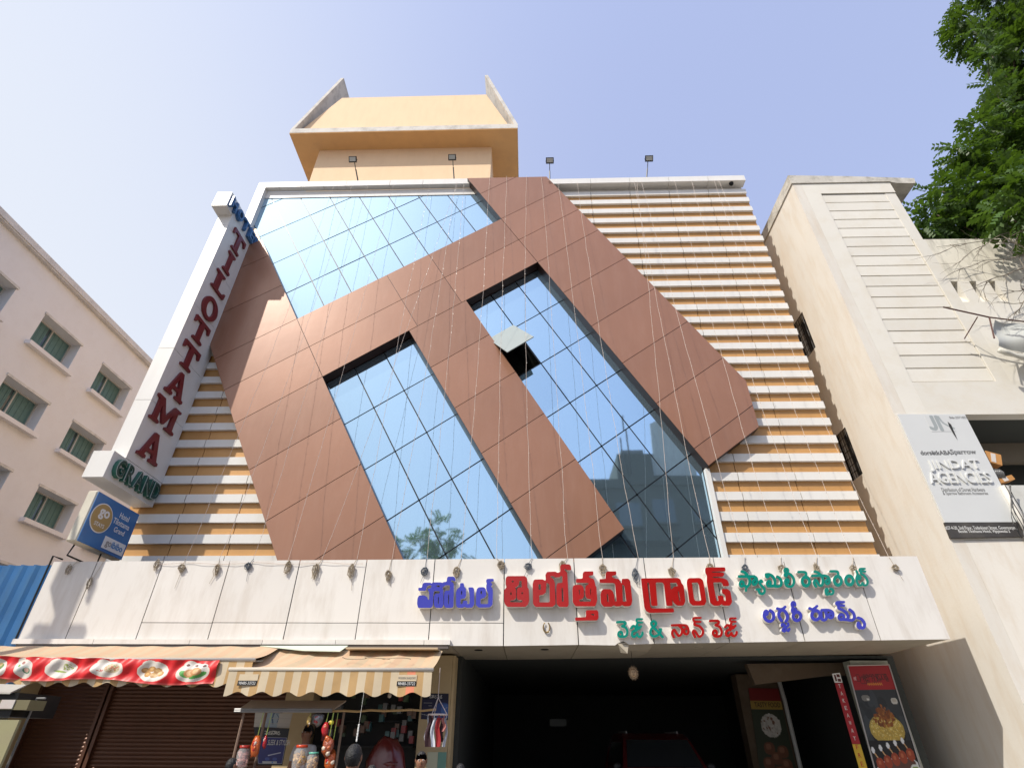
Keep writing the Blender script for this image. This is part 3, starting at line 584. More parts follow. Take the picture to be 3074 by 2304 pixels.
green1 = [('s', [stk(w5,(265,245),(340,270),(410,330),(450,390),(495,470),(505,570),(480,650),(430,700),(370,685),(320,660)), (w5,(185,395),(640,395)), stk(w5,(620,395),(700,440),(725,540),(690,620),(640,640),(600,600),(605,540),(645,500)), ring(265,620,58,75,w5-14), (70,(395,760),(390,825))]),
 ('s', [stk(70,(885,560),(850,515),(812,540),(815,610),(860,680),(920,730),(955,810),(935,890),(870,925),(800,890),(770,800)), (62,(710,785),(830,775))]),
 ('s', [ring(1035,375,38,42,70), stk(w5,(1000,335),(1080,330),(1180,380),(1250,480),(1270,590),(1240,670),(1180,690),(1110,690)), ring(1080,610,55,72,72), stk(w5,(1335,405),(1410,450),(1460,550),(1445,650),(1380,695),(1280,690),(1220,680))]),
 ('s', [stk(76,(1665,225),(1640,175),(1580,165),(1558,210),(1585,270),(1660,295),(1750,350),(1825,450),(1840,570),(1790,680),(1700,705),(1610,660),(1578,580)), ring(1595,345,38,42,66), ring(1625,540,50,60,72)])]
green2 = [('s', [stk(66,(150,238),(300,238),(355,262),(365,320),(330,350)), ring(355,500,100,122,78,-.15)]),
 ('s', [stk(72,(600,228),(680,250),(760,315),(815,400),(830,500),(810,590),(765,620),(710,580),(660,490),(615,465),(585,510),(600,590),(640,640)), (70,(530,345),(880,338)), stk(72,(870,338),(960,370),(1012,450),(1005,530),(960,572),(915,545),(915,485),(955,450))]),
 ('s', [ring(930,745,32,40,56), stk(64,(905,760),(915,840),(960,865),(1010,830)), stk(64,(1030,700),(1095,725),(1115,790),(1080,850),(1010,850))]),
 ('s', [stk(66,(1035,220),(1185,220),(1240,245),(1252,310),(1225,340)), ring(1240,480,97,122,78,-.15)]),
 ('s', [ring(1560,470,102,124,80,-.2)]),
 ('s', [stk(56,(1985,150),(1860,150),(1840,185),(1880,215),(2000,225)), stk(60,(1870,200),(1885,280),(1960,330),(2040,430),(2065,530),(2030,600),(1960,600),(1915,550)), stk(60,(1755,210),(1785,300),(1755,400),(1765,510),(1820,600),(1890,600),(1925,540)), ring(1830,395,36,44,56)])]
w7 = 58
viol = [('s', [ring(185,305,30,36,46), stk(w7,(160,290),(150,380),(200,450),(270,465),(325,410),(320,310),(262,262))]),
 ('s', [stk(54,(400,225),(450,240),(500,230),(545,195)), stk(w7,(480,455),(432,380),(430,300),(480,255),(540,275),(585,350),(588,420),(560,465))]),
 ('s', [stk(44,(485,550),(490,515),(525,525),(545,560),(515,600),(500,640),(535,655),(570,625),(605,650),(625,610)), stk(44,(600,505),(605,545),(570,570),(560,595))]),
 ('s', [stk(48,(735,160),(725,115),(690,105),(672,140),(690,200),(680,240)), ring(715,265,34,38,48), ring(770,370,72,80,56)]),
 ('s', [stk(52,(1010,220),(1060,240),(1105,215),(1150,180)), ring(1130,350,78,86,58), stk(54,(1225,300),(1240,420),(1300,440),(1335,380),(1315,290)), stk(52,(1240,255),(1370,255),(1440,290),(1458,350),(1430,400),(1385,390),(1385,335),(1420,318))]),
 ('s', [stk(46,(1660,103),(1535,103),(1520,135),(1560,160),(1660,168)), stk(52,(1570,150),(1560,215),(1640,255),(1710,310),(1742,390),(1700,435),(1640,430)), ring(1610,385,44,48,54), stk(54,(1770,245),(1835,300),(1862,380),(1830,440),(1770,445),(1690,430))]),
 ('s', [stk(54,(1930,400),(2000,430),(2052,510),(2040,580),(1995,590),(1960,540),(1935,495),(1925,550),(1960,595))])]
w8 = 40
veg = [('s', [stk(w8,(70,145),(190,142),(205,180),(150,212),(210,235),(238,300),(220,370),(170,388),(110,385)), ring(122,345,34,40,w8-2)]),
 ('s', [stk(32,(485,95),(400,95),(390,125),(420,148),(485,152)), stk(w8,(405,160),(395,210),(440,235),(465,215)), stk(w8,(302,245),(335,207),(378,230),(370,280),(322,310),(315,365),(350,390),(390,360),(402,340),(415,375),(450,390),(485,350),(488,320)), stk(w8,(440,250),(400,265),(385,290))])]
amp = [('s', [stk(w8+2,(822,392),(740,300),(655,210),(635,160),(670,128),(712,155),(700,205),(640,255),(620,325),(660,380),(730,370),(780,320),(795,262)), (30,(765,262),(800,262))])]
non = [('s', [stk(w8,(978,198),(1180,195),(1235,225),(1252,300),(1225,345),(1182,325),(1185,265),(1220,250)), stk(w8,(1095,205),(1145,260),(1135,340),(1090,372),(1050,320),(1015,272),(985,300),(985,350),(1010,395))]),
 ('s', [stk(34,(1455,75),(1345,75),(1332,105),(1360,135),(1450,140)), stk(w8,(1355,145),(1355,190),(1430,212),(1492,280),(1480,355),(1425,385),(1385,325),(1345,282),(1325,320),(1360,390))])]
veg2 = [('s', [stk(w8,(1610,125),(1735,122),(1755,160),(1700,195),(1765,220),(1803,300),(1785,368),(1730,385),(1680,375)), ring(1690,325,34,40,w8-2)]),
 ('s', [stk(32,(2035,82),(1950,82),(1940,108),(1965,132),(2035,138)), stk(w8,(1965,150),(1955,200),(2000,225),(2030,205)), stk(w8,(1862,225),(1898,192),(1940,218),(1932,265),(1882,295),(1875,350),(1912,375),(1952,345),(1965,325),(1978,360),(2010,378),(2048,340),(2050,310)), stk(w8,(2000,240),(1960,255),(1945,275))])]
TW('sign_lettering', 'violet blue raised Telugu word at the left start of the sign', 'lettering', B1, blue, fBlue, .012, .13)
t1 = TW('sign_lettering', 'large bright red raised Telugu word, the longest on the canopy', 'lettering', R2, red1, fRed, .012, .14)
def more(t, F, gl, face, dep=.14, step=None):
    for g in gl:
        loops = [rounded(lp, 26 if i == 0 else 12) for i, lp in enumerate(g[1:])] if g[0] == 'poly' else contours(g[1], step)
        fl = fill(loops); yf = -1.512-dep
        o = slab('letter', fl, lambda p: tuple(onY(F(p[0], p[1]), yf)), (0, dep-.012, 0), mLet, t); slab('letter_face', fl, lambda p: tuple(onY(F(p[0], p[1]), yf)+Vector((0, -.0125, 0))), (0, .012, 0), face, o)
more(t1, R3, red2, fRed)
TW('sign_lettering', 'large red raised Telugu word right of the longest red word', 'lettering', R4, red3, fRed, .012, .14)
t2 = TW('sign_lettering', 'upper teal raised Telugu words of the top right', 'lettering', G5, green1, fTeal, .012, .11, step=9); more(t2, G6, green2, fTeal, .11, 9)
TW('sign_lettering', 'small violet raised Telugu words below the teal words', 'lettering', P7, viol, fBlue, .012, .11, step=6)
TW('sign_lettering', 'small teal raised Telugu word left of the ampersand', 'lettering', V8, veg, fTeal, .012, .08, step=4.5)
TW('sign_lettering', 'small teal raised ampersand under the big red words', 'lettering', V8, amp, fTeal, .012, .08, step=4.5)
TW('sign_lettering', 'small red raised Telugu word right of the teal ampersand', 'lettering', V8, non, fRed, .012, .08, step=4.5)
TW('sign_lettering', 'last small red raised Telugu word under the big red words', 'lettering', V8, veg2, fRed, .012, .08, step=4.5)
# horseshoe
za = fr(1200,1640,.38427); c = onY(za(1147,628), -1.53)
q = MB(); q.tube([(c.x+.066*math.sin(t), -1.53, c.z-.098*math.cos(t)) for t in np.linspace(-2.6, 2.6, 17)], [.008+.009*math.cos(t/2.2) for t in np.linspace(-2.6, 2.6, 17)], 8)
tag(q.build('horseshoe', M('old_brass', (.22,.15,.06), .45, .6)), 'old brass horseshoe fixed to the white fascia below the red letters', 'horseshoe')
# sun face ornament hanging from the soffit
c = onY(ze(1355, 415), -.9)
O_ = empty('sun_ornament', (c.x, -.9, c.z), 'golden sun face ornament with pointed rays hanging under the soffit', 'ornament')
mGold = M('gilt', (.52,.36,.22), .45, .3, bump=.3, bs=60)
q = MB(); q.lathe([(.002,-.03),(.07,-.02),(.11,0)], (0,0,0), 24)
q.v = [(v[0], v[2], v[1]*1.15) for v in q.v]; q.v = [(v[0]+c.x, v[1]-.9, v[2]+c.z) for v in q.v]; q.build('face', mGold, O_, True)
for k in range(24):
    t = 2*math.pi*k/24; a = .16+.02*(k % 2); p = lambda r, t_: (c.x+r*math.sin(t_), c.z+1.2*r*math.cos(t_))
    prism('ray', [p(.105, t-.11), p(a, t), p(.105, t+.11)], -.91, -.89, mGold, O_)
q = MB(); q.tube([(c.x,-.9,c.z+.12),(c.x,-.9,3.24)], .004, 4); q.build('cord', mBlack, O_)
for s_ in (-.035, .035): disc2 = box('eye', c.x+s_-.012, c.x+s_+.012, -.945, -.925, c.z+.02, c.z+.035, mBlack, O_)
box('nose', c.x-.008, c.x+.008, -.95, -.925, c.z-.03, c.z+.015, mGold, O_); box('mouth', c.x-.03, c.x+.03, -.94, -.925, c.z-.06, c.z-.05, mBlack, O_)

for ch in O_.children:
    if not ch.name.startswith('cord'): ch.scale = (.68, .68, .68); ch.location = ch.location*.68

# ================================================================== floodlights on the parapet
fls = [(-6.64, 20.33, -7.0, 'first floodlight from the left on the roof edge, before the tower'), (-2.77, 20.33, -2.9, 'second floodlight from the left, near the right end of the tower'), (1.04, 19.985, 1.07, 'third floodlight from the left, against the sky by the copper band'), (4.83, 19.985, 5.05, 'rightmost floodlight on the roof edge against the blue sky')]
mLamp = M('floodlight_glass', (.45,.45,.42), .15, spec=.8)
for x, z, x2, lab in fls:
    y = -.05; h = z+1.0; t = empty('floodlight', (x, y, z), lab, 'floodlight', 'floodlights along the roof edge')
    dx = (x2-x)*.8; q = MB(); q.tube([(x, y, z), (x+dx*.6, y-.1, z+.65)], .028, 6); q.tube([(x+dx*.6, y-.1, z+.6), (x+dx, y-.28, h+.18)], .016, 6); q.tube([(x+dx-.16, y-.3, h-.02), (x+dx-.16, y-.3, h+.05), (x+dx+.16, y-.3, h+.05), (x+dx+.16, y-.3, h-.02)], .01, 5); q.build('pole', mBlack, t)
    R = Matrix.Rotation(math.radians(38), 4, 'X'); cc = Vector((x+dx, y-.34, h-.02))
    for nm, hx_, hy_, hz_, oy, mt in (('housing', .155, .035, .115, 0, mBlack), ('lens', .125, .006, .085, -.04, mLamp)):
        q = MB(); q.box(-hx_, hx_, -hy_+oy, hy_+oy, -hz_, hz_); q.v = [tuple(R @ Vector(v)+cc) for v in q.v]; q.build(nm, mt, t)

# ================================================================== strings of fairy lights
for i in range(21):
    xb = -7.62+.772*i; xt = xb+random.uniform(-.35, .35); zt = 20.05 if xb < -2 else (20.2 if xb < 1 else 19.75)
    if i == 4: xt = -2.6
    if i == 14: xt = xb+1.2
    yt = -.14 if xb < -2 else -.28; pts = []; sag = random.uniform(-.12, .12); n = 26
    for k in range(n+1):
        t = k/n; pts.append((xb+(xt-xb)*t+sag*math.sin(math.pi*t)+random.uniform(-.015, .015), -1.515+(yt+1.515)*t**.8+.05*math.sin(math.pi*t), 4.97+(zt-4.97)*t))
    col_ = ('cream', 'grey')[i in (2, 7, 10, 13, 16)]
    lab = f'thin string of fairy lights number from roof to canopy'
    where = ['over the left ochre slats', 'by the left edge of the copper band', 'crossing the lower left copper leg', 'just left of the middle glass strip', 'slanting widely from the tower corner', 'ending over the bottom of the middle glass strip', 'ending above the violet word', 'right of the middle glass strip', 'crossing the second copper leg', 'ending above the first red letter', 'tied by a pale coil above the tall red letter', 'ending in the dark bundle over the red word', 'crossing the dark lower glass', 'ending in the cream bundle by the panel joint', 'slanting across the right glass strip', 'ending in the dark bundle above the last big red letter', 'over the white vertical frame of the glass', 'ending above the teal words, left one', 'ending above the teal words, right one', 'over the right hand slats, second from the end', 'rightmost one, at the ends of the slats'][i]
    t = empty('string_light', (xb, -1.5, 4.9), 'string of tiny fairy lights '+where, 'fairy lights', 'strings of fairy lights hanging down the facade')
    q = MB(); q.tube(pts, .0042, 4); q.build('wire', mWire, t)
    q = MB()
    for k in range(2, 56):
        f = k/56*n; a = int(f); fr_ = f-a; p = Vector(pts[a])*(1-fr_)+Vector(pts[min(a+1, n)])*fr_; s_ = random.choice((-1, 1))
        q.add([(p.x, p.y-.006, p.z+.006), (p.x, p.y-.006, p.z-.006), (p.x+s_*.018, p.y-.012, p.z-.009), (p.x+s_*.02, p.y-.012, p.z+.004), (p.x+s_*.014, p.y+.006, p.z)], [(0,1,2,3),(0,4,1),(1,4,2),(2,4,3),(3,4,0)])
    tag(q.build('bulbs', mBulb, t), kind='stuff')
    # the leftover cable bundled at its foot, over the edge of the fascia
    q = MB(); zc_ = 4.93-random.uniform(.05, .3); cx = xb+random.uniform(-.12, .15); hgt = random.uniform(.07, .22)
    for _ in range(9):
        a0 = random.uniform(0, 6.28); rx, rz = random.uniform(.015, .085), random.uniform(.03, hgt)
        q.tube([(cx+rx*math.cos(a0+s*.9)+random.uniform(-.01, .01), -1.54+random.uniform(-.03, .02), zc_-rz*.6+rz*math.sin(a0+s*.9)+random.uniform(-.02,.02)) for s in range(9)], .0065, 4)
    q.tube([(xb, -1.51, 4.98), (cx, -1.535, zc_)], .006, 4); q.tube([(cx+.01, -1.53, zc_-.05), (cx+random.uniform(-.1, .1), -1.525, zc_-random.uniform(.2, .5))], .004, 4)
    q.build('cable_bundle', mWireG if col_ == 'grey' else M('cable_tan', (.34,.28,.2), .6), t)
# a few on the bare left part of the fascia
for x, lab in ((-10.15, 'cable bundle at the far left end of the fascia'), (-9.55, 'cable bundle dangling low beside the first fascia joint'), (-8.2, 'cable bundle over the long horizontal fascia wire')):
    q = MB(); zc_ = 4.75 if x < -9 else 4.85
    if x == -9.55: zc_ = 4.45
    for _ in range(8):
        a0 = random.uniform(0, 6.28); rx, rz = random.uniform(.02, .06), random.uniform(.05, .14)
        q.tube([(x+rx*math.cos(a0+s*.9), -1.54+random.uniform(-.03, .02), zc_+rz*math.sin(a0+s*.9)) for s in range(9)], .005, 4)
    q.tube([(x+.1, -1.515, 4.95), (x, -1.53, zc_)], .004, 4)
    tag(q.build('cable_bundle', M('cable_tan', (.34,.28,.2), .6)), lab, 'cable', 'loose cables on the fascia')
q = MB(); q.tube([(x, -1.53+.01*math.sin(x*9), 4.9-.04*abs(math.sin(x*2.1))) for x in np.linspace(-8.2, -3.6, 30)], .005, 4)
tag(q.build('cable', mWire), 'thin cable strung along the top of the fascia from bundle to bundle', 'cable', 'loose cables on the fascia')

# ================================================================== right-hand building
RB = empty('neighbour_building', (12, 3, 0), 'cream rendered building on the right with a grooved tall panel and a shop board', 'building')
yF = -1.32
def wall_x(x, thick, yr, zr, holes, mat, parent, name='wall', s=1):
    """wall in the plane x, pierced; holes = (y0,y1,z0,z1)"""
    ys = sorted({*yr, *[h[0] for h in holes], *[h[1] for h in holes]}); zs = sorted({*zr, *[h[2] for h in holes], *[h[3] for h in holes]}); q = MB()
    solid = lambda y, z: not any(h[0] < y < h[1] and h[2] < z < h[3] for h in holes)
    for a, b in zip(ys[:-1], ys[1:]):
        run = None
        for c_, d in zip(zs[:-1], zs[1:]):
            if solid((a+b)/2, (c_+d)/2): run = (run[0], d) if run else (c_, d)
            elif run: q.box(min(x, x+thick), max(x, x+thick), a, b, *run); run = None
        if run: q.box(min(x, x+thick), max(x, x+thick), a, b, *run)
    return q.build(name, mat, parent)
wins = [(.69, 1.40, 12.33, 13.84), (.74, 1.33, 7.93, 9.41)]
wall_x(9.42, .3, (yF, 13), (0, 17.95), [*wins], mWallR, RB)
mGr = M('window_grille', (.02,.016,.014), .5)
for k, (a, b, c_, d) in enumerate(wins):
    t = box('window', 9.66, 9.70, a, b, c_, d, mDark, RB); q = MB()
    for i in range(6): y = a+(b-a)*i/5; q.tube([(9.45, y, c_), (9.45, y, d)], .011, 4)
    for i in range(8): z = c_+(d-c_)*i/7; q.tube([(9.45, a, z), (9.45, b, z)], .011, 4)
    q.box(9.43, 9.5, a-.03, a, c_, d); q.box(9.43, 9.5, b, b+.03, c_, d); q.build('grille', mGr, t)
def fbox(x0, x1, z0, z1, y0=yF, y1=yF+.3, m_=None, nm='front_wall'): return box(nm, x0, x1, y0, y1, z0, z1, m_ or mWallR2, RB)
fbox(9.724, 10.25, 5.41, 17.95); fbox(10.25, 12.78, 17.42, 17.95); fbox(12.44, 12.78, 15.10, 17.42, yF+.03) 
gz = [17.40]+[16.975-.4305*k for k in range(17)]
for k in range(18):
    z1 = gz[k]; z0 = gz[k+1] if k < 17 else 9.64
    box('render_band', 10.255, (12.72 if z0 > 15.1 else 12.42), yF+.035+random.uniform(0, .006), yF+.2, z0+.02, z1-.02, mWallR2, RB)
box('panel_back', 10.25, 12.76, yF+.12, yF+.3, 9.3, 17.41, M('groove_shade', (.22,.17,.10), .9), RB)
fbox(10.251, 20, 8.621, 9.62)
# wing with three slots
fbox(12.44, 12.80, 9.62, 15.06); fbox(12.80, 20, 9.62, 12.40)
for a, b in ((13.01, 13.35), (13.56, 13.91), (14.12, 20)): fbox(a, b, 12.40, 13.22)
for a in (12.80, 13.35, 13.91):
    q = MB(); q.add([(a, yF+.02, 12.4), (a+.21, yF+.02, 12.4), (a+.21, yF+.28, 12.95), (a, yF+.28, 12.95)], [(0,1,2,3)]); q.add([(a, yF+.29, 12.4), (a+.21, yF+.29, 12.4), (a+.21, yF+.29, 13.22), (a, yF+.29, 13.22)], [(0,1,2,3)]); q.build('slot_sill', mWallR2, RB)
prism('wing_wall', [(12.79, 13.22), (20, 13.22), (20, 10), (16.1, 11.2), (15.3, 12.6), (15.0, 13.22)][:0] or [(12.80, 13.22), (20, 13.22), (20, 15.0), (16, 15.04), (12.80, 15.06)], yF, yF+.3, M('stained_render', (.70,.66,.56), .85, bump=.25, bs=16, dirt=.85, dcol=(.16,.15,.12), streak=True), RB)
fbox(10.251, 11.15, 5.41, 8.61); fbox(11.151, 20, 5.41, 6.70, m_=M('parapet_white', (.6,.6,.56), .7, dirt=.3)); fbox(9.724, 20, 0, 5.4, m_=mWallR)
box('balcony_back', 11.15, 20, 1.2, 1.3, 6.7, 8.62, mDarkWall, RB); box('balcony_ceiling', 11.15, 20, yF+.3, 1.2, 8.63, 8.7, mDarkWall, RB); box('balcony_beam', 11.15, 20, .3, .5, 8.05, 8.62, M('beam_taupe', (.20,.17,.13), .8), RB)
box('floor_slab', 9.724, 20, yF+.3, 1.3, 6.5, 6.69, mWallR2, RB)
prism('coping', [(9.38, 17.955), (12.75, 17.955), (12.95, 17.86), (13.6, 17.83), (13.66, 18.1), (11.5, 18.28), (9.38, 18.4)], yF-.04, yF+1.6, mMoss, RB)
box('side_coping', 9.38, 9.8, yF+1.6, 13, 17.955, 18.38, mMoss, RB); box('rear_block', 9.75, 12.76, yF+.3, 13, 9.62, 17.94, mWallR2, RB)
# shop board
SB = empty('shop_board', (10.3, yF-.06, 5.4), 'tall pale grey shop board lettered Jindat Agencies with a black address strip', 'sign')
mBd = M('board_grey', (.60,.61,.60), .35, bump=.04, bs=3, var=.03)
yb = yF-.03; Q = lambda a, b: tuple(onY(z6(a, b), yb-.03))
prism('board', [(9.44, 5.80), (11.10, 5.80), (11.13, 8.60), (9.46, 8.62)], yb-.02, yb+.02, mBd, SB)
prism('address_strip', [(9.40, 5.44), (11.12, 5.47), (11.11, 5.795), (9.42, 5.795)], yb-.03, yb+.02, M('strip_black', (.045,.04,.035), .5, dirt=.5, dcol=(.15,.13,.1)), SB)
mTx = M('print_grey', (.14,.14,.14), .5); mTxL = M('letter_white', (.66,.67,.66), .35); mTxW = M('print_white', (.7,.7,.68), .5)
ex = (1,0,0); ez = (0,0,1); yt = yb-.021
def TX(s, pa, wd, h, mt, dep=.003, bold=0, y=yt, par=SB, al='LEFT'): 
    c_ = onY(pa, y); return text('lettering', s, (c_.x, y, c_.z), ex, ez, mt, par, wd, h, dep, bold, al)
TX('Ph: 0866-2571833', z6(1258, 432), .62, .065, mTx); TX('dorsëtkABA', z6(1082, 733), .74, .12, mTx, bold=.03); TX('Sparrow', z6(1340, 738), .60, .17, mTx, bold=.02)
TX('JINDAT', z6(1165, 872), 1.20, .30, mTxL, .035, .0); TX('AGENCIES', z6(1165, 970), 1.42, .28, mTxL, .035, .0)
TX('Distributors of Dorset Hardware', z6(1258, 1036), .98, .095, mTx); TX('& Sparrow Bathroom Accessories', z6(1270, 1070), 1.02, .095, mTx)
TX('#27-4-20, 2nd Floor, Tadankivari Street, Governorpet,', z6(1290, 1358), 1.56, .10, mTxW, y=yb-.031); TX('Beside Tilothama Hotel, Vijayawada-2', z6(1400, 1384), 1.12, .09, mTxW, y=yb-.031)
q = Ink(60, 50, (.6,.61,.6)); q.strokes([stk(9,(16,4),(16,34),(10,42),(2,38)), stk(9,(27,4),(27,44)), stk(5,(33,4),(38,24),(57,40))], (.33,.36,.36))
p0 = onY(z6(1095, 405), yt-.004); sheet('logo', q, lambda u, v: (p0.x+.03+u*.60, yt-.004, p0.z-v*.46), SB)
q = MB(); A = [onY(z6(*p), yt-.006) for p in ((1300, 455), (1330, 480), (1385, 610), (1350, 560), (1315, 500))]; q.add([(p.x, yt-.006, p.z) for p in A], [(0,1,2,3,4)]); q.build('tear', mDark, SB)
# torn banner on its rusty frame, upper right
TB = empty('torn_banner', (14, -2, 10), 'torn pale banner drooping from a rusty frame on the right wall', 'banner')
mRust = M('rust', (.10,.04,.03), .7)
q = MB(); a, b, c_ = onY(z5(1615, 1035), -2.0), onY(z5(1955, 1110), -2.0), onY(z5(1992, 1265), -2.0)
q.tube([a, b], .022, 5); q.tube([b, c_], .02, 5); q.tube([b, (b.x+2.5, -2.0, b.z-.5)], .02, 5); q.tube([(b.x-.3, -2.0, b.z+.02), (b.x-.3, yF, b.z-.2)], .015, 5); q.build('frame', mRust, TB)
bb = onY(z5(1995, 1130), -2.02); bl = onY(z5(2010, 1330), -1.9)
def cl(u, v): return (bb.x+(bl.x-bb.x)*v+u*2.6, -2.03+.1*math.sin(v*5+u*6)+.16*v*v+.05*math.sin(u*17), bb.z+(bl.z-bb.z)*v-u*.45-.42*u*v+.03*math.sin(u*9))
q = Ink(60, 26, (.5,.51,.48)); q.strokes([stk(1.6,(10,6),(20,10),(26,22)), stk(1.6,(6,12),(16,18),(22,24)), stk(2.5,(30,12),(36,12),(38,18)), stk(1,(22,4),(40,6))], (.2,.2,.2)); sheet('cloth', q, cl, TB)
q = MB(); p = onY(z5(2020, 1340), -1.9); q.tube([(p.x+u*2.2, -1.9+.02*math.sin(u*12), p.z-.05-u*1.05) for u in np.linspace(0, 1, 14)], [.07+.02*math.sin(u*9) for u in range(14)], 7); q.build('rolled_hem', M('cloth_pale', (.55,.54,.48), .7), TB, True)
# cartons on the balcony parapet
mCar = M('carton_orange', (.50,.24,.07), .7, bump=.1); 
def carton(pa, sx, sy, sz, rot, lab):
    c_ = onY(pa, -1.12); q = MB(); q.box(-sx/2, sx/2, -sy/2, sy/2, 0, sz); t = empty('carton', (c_.x, -1.12, c_.z), lab, 'box'); R = Matrix.Rotation(rot, 4, 'Y')
    q.v = [tuple(R @ Vector(v)+Vector((c_.x, -1.12, c_.z))) for v in q.v]; q.build('carton_body', mCar, t)
    q = MB(); q.box(-sx*.18, sx*.12, -sy/2-.006, -sy/2-.001, sz*.1, sz*.9); q.v = [tuple(R @ Vector(v)+Vector((c_.x, -1.12, c_.z))) for v in q.v]; q.build('paper_label', M('label_paper', (.65,.6,.55), .6), t)
carton(z6(1665, 815), .34, .2, .30, .35, 'orange carton with a white paper label leaning out of the balcony'); carton(z6(1770, 965), .42, .22, .12, -.25, 'flat orange carton lying on the balcony parapet')
c_ = onY(z6(1715, 900), -1.2); q = MB()
for k in range(5): q.tube([(c_.x-.1+.05*k, -1.2, c_.z+.14), (c_.x-.08+.045*k, -1.26, c_.z+.05), (c_.x-.05+.04*k, -1.22, c_.z-.08)], .03, 5)
tag(q.build('plastic_bag', M('bag_grey', (.13,.13,.13), .2, spec=.8), smooth=True), 'dark crumpled plastic bag under the orange carton', 'bag')
# cables running down beside the board
q = MB()
for k in range(5):
    a = onY(z6(1775+14*k, 980), -1.5); b = onY(z6(1900+16*k, 1420), -1.5); q.tube([(a.x+(b.x-a.x)*t+.06*math.sin(t*7+k), -1.5, a.z+(b.z-a.z)*t) for t in np.linspace(0, 1, 9)], .011, 4)
tag(q.build('cable', mBlack), 'bunch of black cables hanging beside the grey shop board', 'cable')
q = MB(); a = onY(z6(1755, 990), -1.42); b = onY(z6(1930, 1300), -1.42); q.tube([a, b, (b.x, -1.42, b.z-.5)], .075, 8); tag(q.build('drain_pipe', M('pipe_white', (.62,.60,.56), .6, dirt=.4), smooth=True), 'dirty white drain pipe slanting beside the shop board', 'pipe')

# ================================================================== left-hand building
K_ = 19/14
def LY(y): return (y+13.5)*K_-13.5
def LZ(z): return (z-1.65)*K_+1.65
LB = empty('neighbour_building', (-22, 3, 0), 'grey white building on the left with deep windows, curtains and sills', 'building')
hl = []; mConcL = M('eave_render', (.66,.64,.62), .85, bump=.15, dirt=.45, dcol=(.3,.29,.28))
for a, b in ((-7.0, -5.5), (-4.40, -2.90), (-1.83, -.33), (.69, 2.19), (3.2, 4.7)):
    for c_, d in ((10.95, 11.95), (8.83, 9.79), (6.72, 7.66), (4.6, 5.5)): hl.append((LY(a), LY(b), LZ(c_), LZ(d)))
wall_x(-19, -.5, (-9, 14), (0, LZ(13.38)), hl, mWallL, LB)
mCur = M('curtain_teal', (.10,.19,.19), .7, var=.2, vs=6); mWF = M('window_frame', (.42,.42,.40), .5); mPane = M('window_glass_dark', (.05,.075,.09), .08, spec=.7)
for a, b, c_, d in hl:
    t = box('window', -19.49, -19.478, a, b, c_, d, mPane, LB)
    q = MB(); n = 34; f0 = .0; 
    for i in range(n):
        y = a+(b-a)*(i+.5)/n; wv = .03*math.sin(i*1.6)
        if .40 < (i+.5)/n < .47: continue
        q.box(-19.475+wv*.2, -19.465+wv*.35, y-(b-a)/n/2, y+(b-a)/n/2, c_, d)
    q.build('curtain', mCur, t)
    q = MB(); q.box(-19.46, -19.42, a, b, d-.05, d); q.box(-19.46, -19.42, a, b, c_, c_+.05); mid = (a+b)/2
    for y in (a, mid-.03, b-.06): q.box(-19.458, -19.42, y, y+.06, c_+.05, d-.05)
    q.build('frame', mWF, t)
    box('sill', -19.3, -18.78, a-.12, b+.12, c_-.16, c_-.002, mWallL, t)
    box('lintel', -18.999, -18.95, a-.04, b+.06, d+.002, d+.10, mConc, t)
box('eave', -19.6, -18.82, -9, 14, LZ(13.13), LZ(13.13)+.06, mConcL, LB); box('cornice', -19.6, -18.78, -9, 14, LZ(13.13)+.061, LZ(13.36), mConcL, LB)
box('building_body', -34, -19.75, -8.9, 13.9, 0, LZ(13.3), mWallL, LB)
# blue corrugated sheet fence
mSheet = M('blue_sheet', (.12,.36,.68), .45, .1, var=.3, vs=1.1, dirt=.5, dcol=(.22,.33,.40), streak=True)
q = MB(); xs = np.arange(-16.5, -10.64, .06); prof = [(x, -1.02-(.07 if (i % 5) in (0, 1) else 0)) for i, x in enumerate(xs)]
for (a, ya), (b, yb_) in zip(prof[:-1], prof[1:]): q.add([(a, ya, 0), (b, yb_, 0), (b, yb_, 4.97), (a, ya, 4.97)], [(0,1,2,3)]); q.add([(a, ya+.01, 0), (b, yb_+.01, 0), (b, yb_+.01, 4.97), (a, ya+.01, 4.97)], [(3,2,1,0)])
F_ = empty('sheet_fence', (-13, -1, 0), 'tall blue corrugated metal sheet fence left of the canopy', 'fence'); q.build('sheet', mSheet, F_)
q = MB(); q.tube([(-10.63, -1.52, 3.35), (-10.66, -1.52, 5.05), (-10.60, -1.3, 5.03)], .02, 5); q.build('edge_rail', mBlack, F_)

